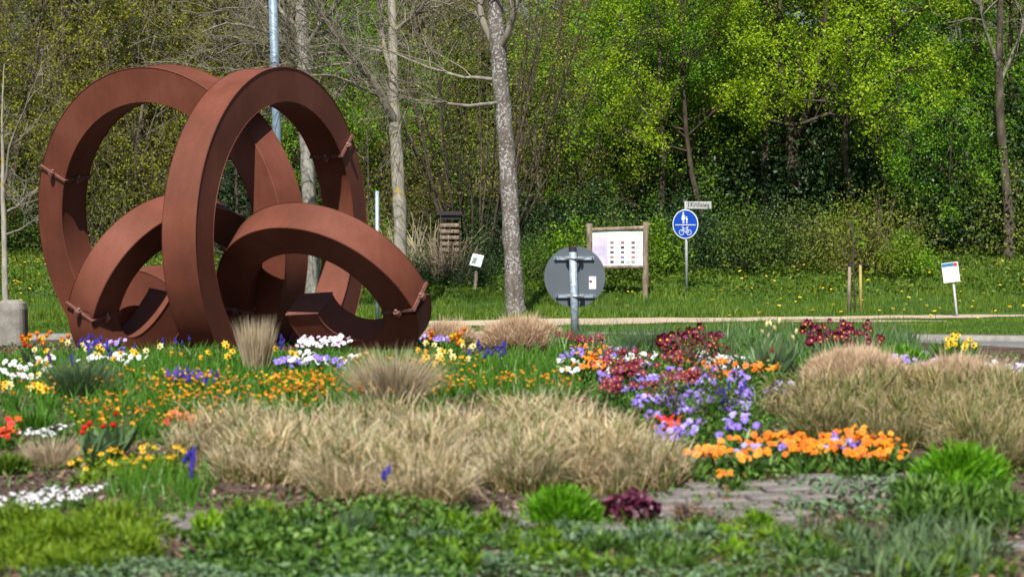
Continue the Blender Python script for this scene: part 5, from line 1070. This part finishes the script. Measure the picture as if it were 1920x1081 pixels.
tussocks('dry_ornamental_grass', [(345,870),(420,905),(560,925),(700,945),(860,955),(1000,950),(1120,928),(1215,905),(1220,865),(1150,838),(1000,822),(800,818),(600,826),(440,835),(350,848)], 17, 1050, m_g_tan, .32, .50)
tussocks('dry_ornamental_grass', [(1475,822),(1560,842),(1700,848),(1760,872),(1850,878),(1990,895),(1990,765),(1850,758),(1650,758),(1520,770),(1460,795)], 15, 1000, m_g_tan2, .30, .44)
# --- single tufts and bushes
def tuft(name, px, py, n, r, h, w_, mat, label, cate='plant', lean=(0, .9), bend=(.1, .8), lens=False, sq=1.0, segs=4):
    X, Y_ = gp(px, py); P = np.zeros((n, 3)); a = U(0, 6.283, n); rr = r*np.sqrt(rng.random(n)); P[:, 0] = rr*np.cos(a)*.55; P[:, 1] = rr*np.sin(a)*.55
    B = (lblades if lens else blades)(P, U(h*.5, h, n), U(w_*.6, w_*1.3, n), a+rng.normal(0, .45, n), lean[0]+(lean[1]-lean[0])*rr/r*U(.4, 1, n), U(*bend, n), segs)
    V, Fs, rn, al = cat([B]); o = link(name, M(name, V, Fs, mat, rnd=rn, t=al), None, (X, Y_, float(hz(X, Y_))-.01)); return tag(o, label, cate)
def dome(name, px, py, n, r, h, mat, label, stub=.10):
    X, Y_ = gp(px, py); a = U(0, 6.283, n); u = np.sqrt(rng.random(n)); P = np.stack([r*u*np.cos(a), r*u*np.sin(a), (h-stub*.8)*np.sqrt(np.clip(1-u**2.2, 0, 1))*U(.85, 1, n)], 1)
    P[:, 2] += .025*np.sin(P[:, 0]*17)*np.sin(P[:, 1]*19)
    B = blades(P, U(stub*.6, stub*1.25, n)*np.where(rng.random(n) < .06, 1.7, 1), U(.005, .011, n), a+rng.normal(0, .9, n), u*.8+rng.normal(0, .22, n), U(-.3, .6, n), 2)
    V, Fs, rn, al = cat([B]); X0 = link(name, M(name, V, Fs, mat, rnd=rn, t=al), None, (X, Y_, float(hz(X, Y_)))); return tag(X0, label, 'ornamental grass')
dome('dry_grass_dome', 1605, 737, 9000, .36, .32, m_g_pink, 'larger straw coloured clipped grass dome behind the right grass swathe')
dome('dry_grass_dome', 1790, 742, 8000, .32, .27, m_g_pink, 'smaller straw coloured clipped grass dome near the right edge')
dome('dry_grass_dome', 978, 655, 7000, .38, .30, m_g_pink, 'pinkish straw grass dome at the foot of the speckled trunk')
dome('dry_grass_dome', 840, 648, 5000, .24, .22, m_g_pink, 'small straw grass dome just right of the sculpture')
tuft('upright_dry_grass', 480, 700, 1000, .16, .50, .006, m_g_buff, 'upright pale dry grass tuft in front of the sculpture', 'ornamental grass', (0, .28), (0, .25))
tuft('airy_dry_grass', 738, 762, 2200, .24, .48, .005, m_g_buff, 'airy spreading dry grass tuft in front of the right low arch', 'ornamental grass', (0, 1.0), (.1, .7))
tuft('dry_blue_grass', 738, 762, 500, .22, .36, .006, m_g_blue, 'grey green blades growing inside the airy dry tuft', 'ornamental grass', (0, 1.0), (.1, .7))
tuft('grey_green_grass', 150, 745, 1800, .22, .36, .006, m_g_blue, 'grey green grass tuft left in front of the left low arch', 'ornamental grass', (0, 1.0), (.1, .8))
tuft('brown_grass', 98, 875, 700, .18, .22, .007, m_g_buff, 'small brownish dry tuft in the left bed', 'ornamental grass', (0, 1.1), (.1, .8))
tuft('airy_tan_grass', 1838, 745, 1500, .26, .42, .005, m_g_buff, 'loose tan grass tuft behind the smaller straw dome', 'ornamental grass', (0, 1.0), (.1, .7))
tuft('spiky_green_grass', 1215, 676, 900, .24, .38, .010, m_g_blue, 'spiky grey green grass tuft behind the mixed flower drift', 'ornamental grass', (0, .9), (.1, .6))
tuft('spiky_green_grass', 1300, 668, 500, .2, .32, .009, m_g_strap, 'loose green tuft right of the spiky grey green one', 'plant', (0, .9), (.1, .6))
leafbush('bright_leafy_bush', [(1688,694,.20,.15),(1660,694,.14,.13),(1725,696,.13,.11)], 900, (.06,.10), (.010,.016), m_l_br, 'low bright yellow green leafy mound behind the straw domes', cate='plant')
leafbush('bright_leafy_bush', [(1055,985,.17,.15),(1015,978,.09,.10),(1095,982,.09,.09)], 2300, (.045,.075), (.007,.012), m_l_br, 'bright green feathery bush in front of the big dry grass')
leafbush('bright_leafy_bush', [(1800,925,.22,.21),(1745,915,.11,.12),(1850,915,.13,.15),(1790,945,.13,.10)], 1500, (.055,.09), (.009,.015), m_l_br, 'large bright green feathery bush at the right beside the path')
tuft('green_strap_plant', 1405, 880, 500, .13, .16, .008, m_g_blue, 'grey green tuft among the orange pansies', 'plant', (0, 1.0), (0, .6))
tuft('green_strap_plant', 60, 810, 500, .17, .20, .010, m_g_strap, 'mid green strap leaved tuft in the left bed', 'plant', (0, 1.0), (0, .6))
tuft('green_strap_plant', 1790, 700, 220, .16, .34, .022, m_g_strap, 'tall strap leaved plant with yellow flowers right of the bright mound', 'plant', (0, .8), (0, .5), True)
tuft('green_strap_plant', 1440, 715, 60, .16, .34, .05, m_g_blue, 'broad blue green tulip leaves below the cream tulips', 'plant', (0, .8), (0, .5), True)
tuft('green_strap_plant', 10, 885, 500, .15, .14, .014, m_l_mid, 'dark green tuft at the left edge', 'plant', (0, 1.2), (0, .6), True)
tuft('green_strap_plant', 670, 1010, 500, .09, .17, .005, m_g_blue, 'fine blue green upright tuft in the broad leaved cover', 'plant', (0, .5), (0, .3))
tuft('green_strap_plant', 1330, 790, 400, .16, .22, .012, m_g_strap, 'green strap leaves among the violet pansies', 'plant', (0, .9), (0, .5))
for px, py, s, lb in ((1185, 982, 1.0, 'crinkled dark purple leaved plant beside the bright green bush'), (1140, 975, .45, 'small purple leaved plant left of the larger purple one')):
    X, Y_ = gp(px, py); n = int(520*s); a = U(0, 6.28, n); r = .13*s*np.sqrt(rng.random(n)); P = np.stack([r*np.cos(a), r*np.sin(a), U(.02, .13*s+.03, n)*(1-(r/(.15*s))**2*.6)], 1)
    V, Fs, rn = leaves(P, U(.03, .055, n), up=.5, aspect=.9, fold=.3); tag(link('purple_coral_bells', M('purple_coral_bells', V, Fs, m_l_purp, rnd=rn), None, (X, Y_, float(hz(X, Y_)))), lb, 'plant')
def twiggy(name, px, py, h, n, mat, label, leaf=None):
    X, Y_ = gp(px, py); P0, R0 = stems(n, h, .006, .04, .5, 6); P1, R1 = sprout(P0, R0, 7, (.2, 1), (25, 60), (h*.2, h*.45), 4, up=.2); V, Fs, _, _ = cat([(*tubes(P0, R0, 4),), (*tubes(P1, np.maximum(R1, .0022), 3),)])
    o = tag(empty(name, (X, Y_, float(hz(X, Y_)))), label, 'plant'); link('stems', M('stems', V, Fs, mat), o)
    if leaf: q = alongpts(P1, 4, .012); V, Fs, rn = leaves(q, U(.015, .035, len(q)), up=.4); link('foliage', M('foliage', V, Fs, leaf, rnd=rn), o)
twiggy('dead_perennial', 1310, 990, .20, 14, m_tw_dark, 'brown withered perennial standing on the stone path', m_l_dead)
twiggy('rose_bush', 1290, 810, .42, 12, m_tw_dark, 'thorny stemmed shrub with small reddish leaves among violet pansies', m_l_cov)
twiggy('rose_bush', 1395, 800, .50, 8, m_tw_dark, 'thin dark stems rising right of the violet drift', m_l_mid)
twiggy('rose_bush', 1330, 720, .45, 10, m_tw_dark, 'dark stemmed shrub behind the burgundy flowers', m_l_cov)
twiggy('small_shrub', 890, 655, .22, 8, m_tw_dark, 'small dark leaved shrub between the two straw domes right of the sculpture', m_l_mid)
twiggy('bare_stems', 1895, 700, .22, 6, m_tw_dark, 'bare reddish stems at the right edge by the road')
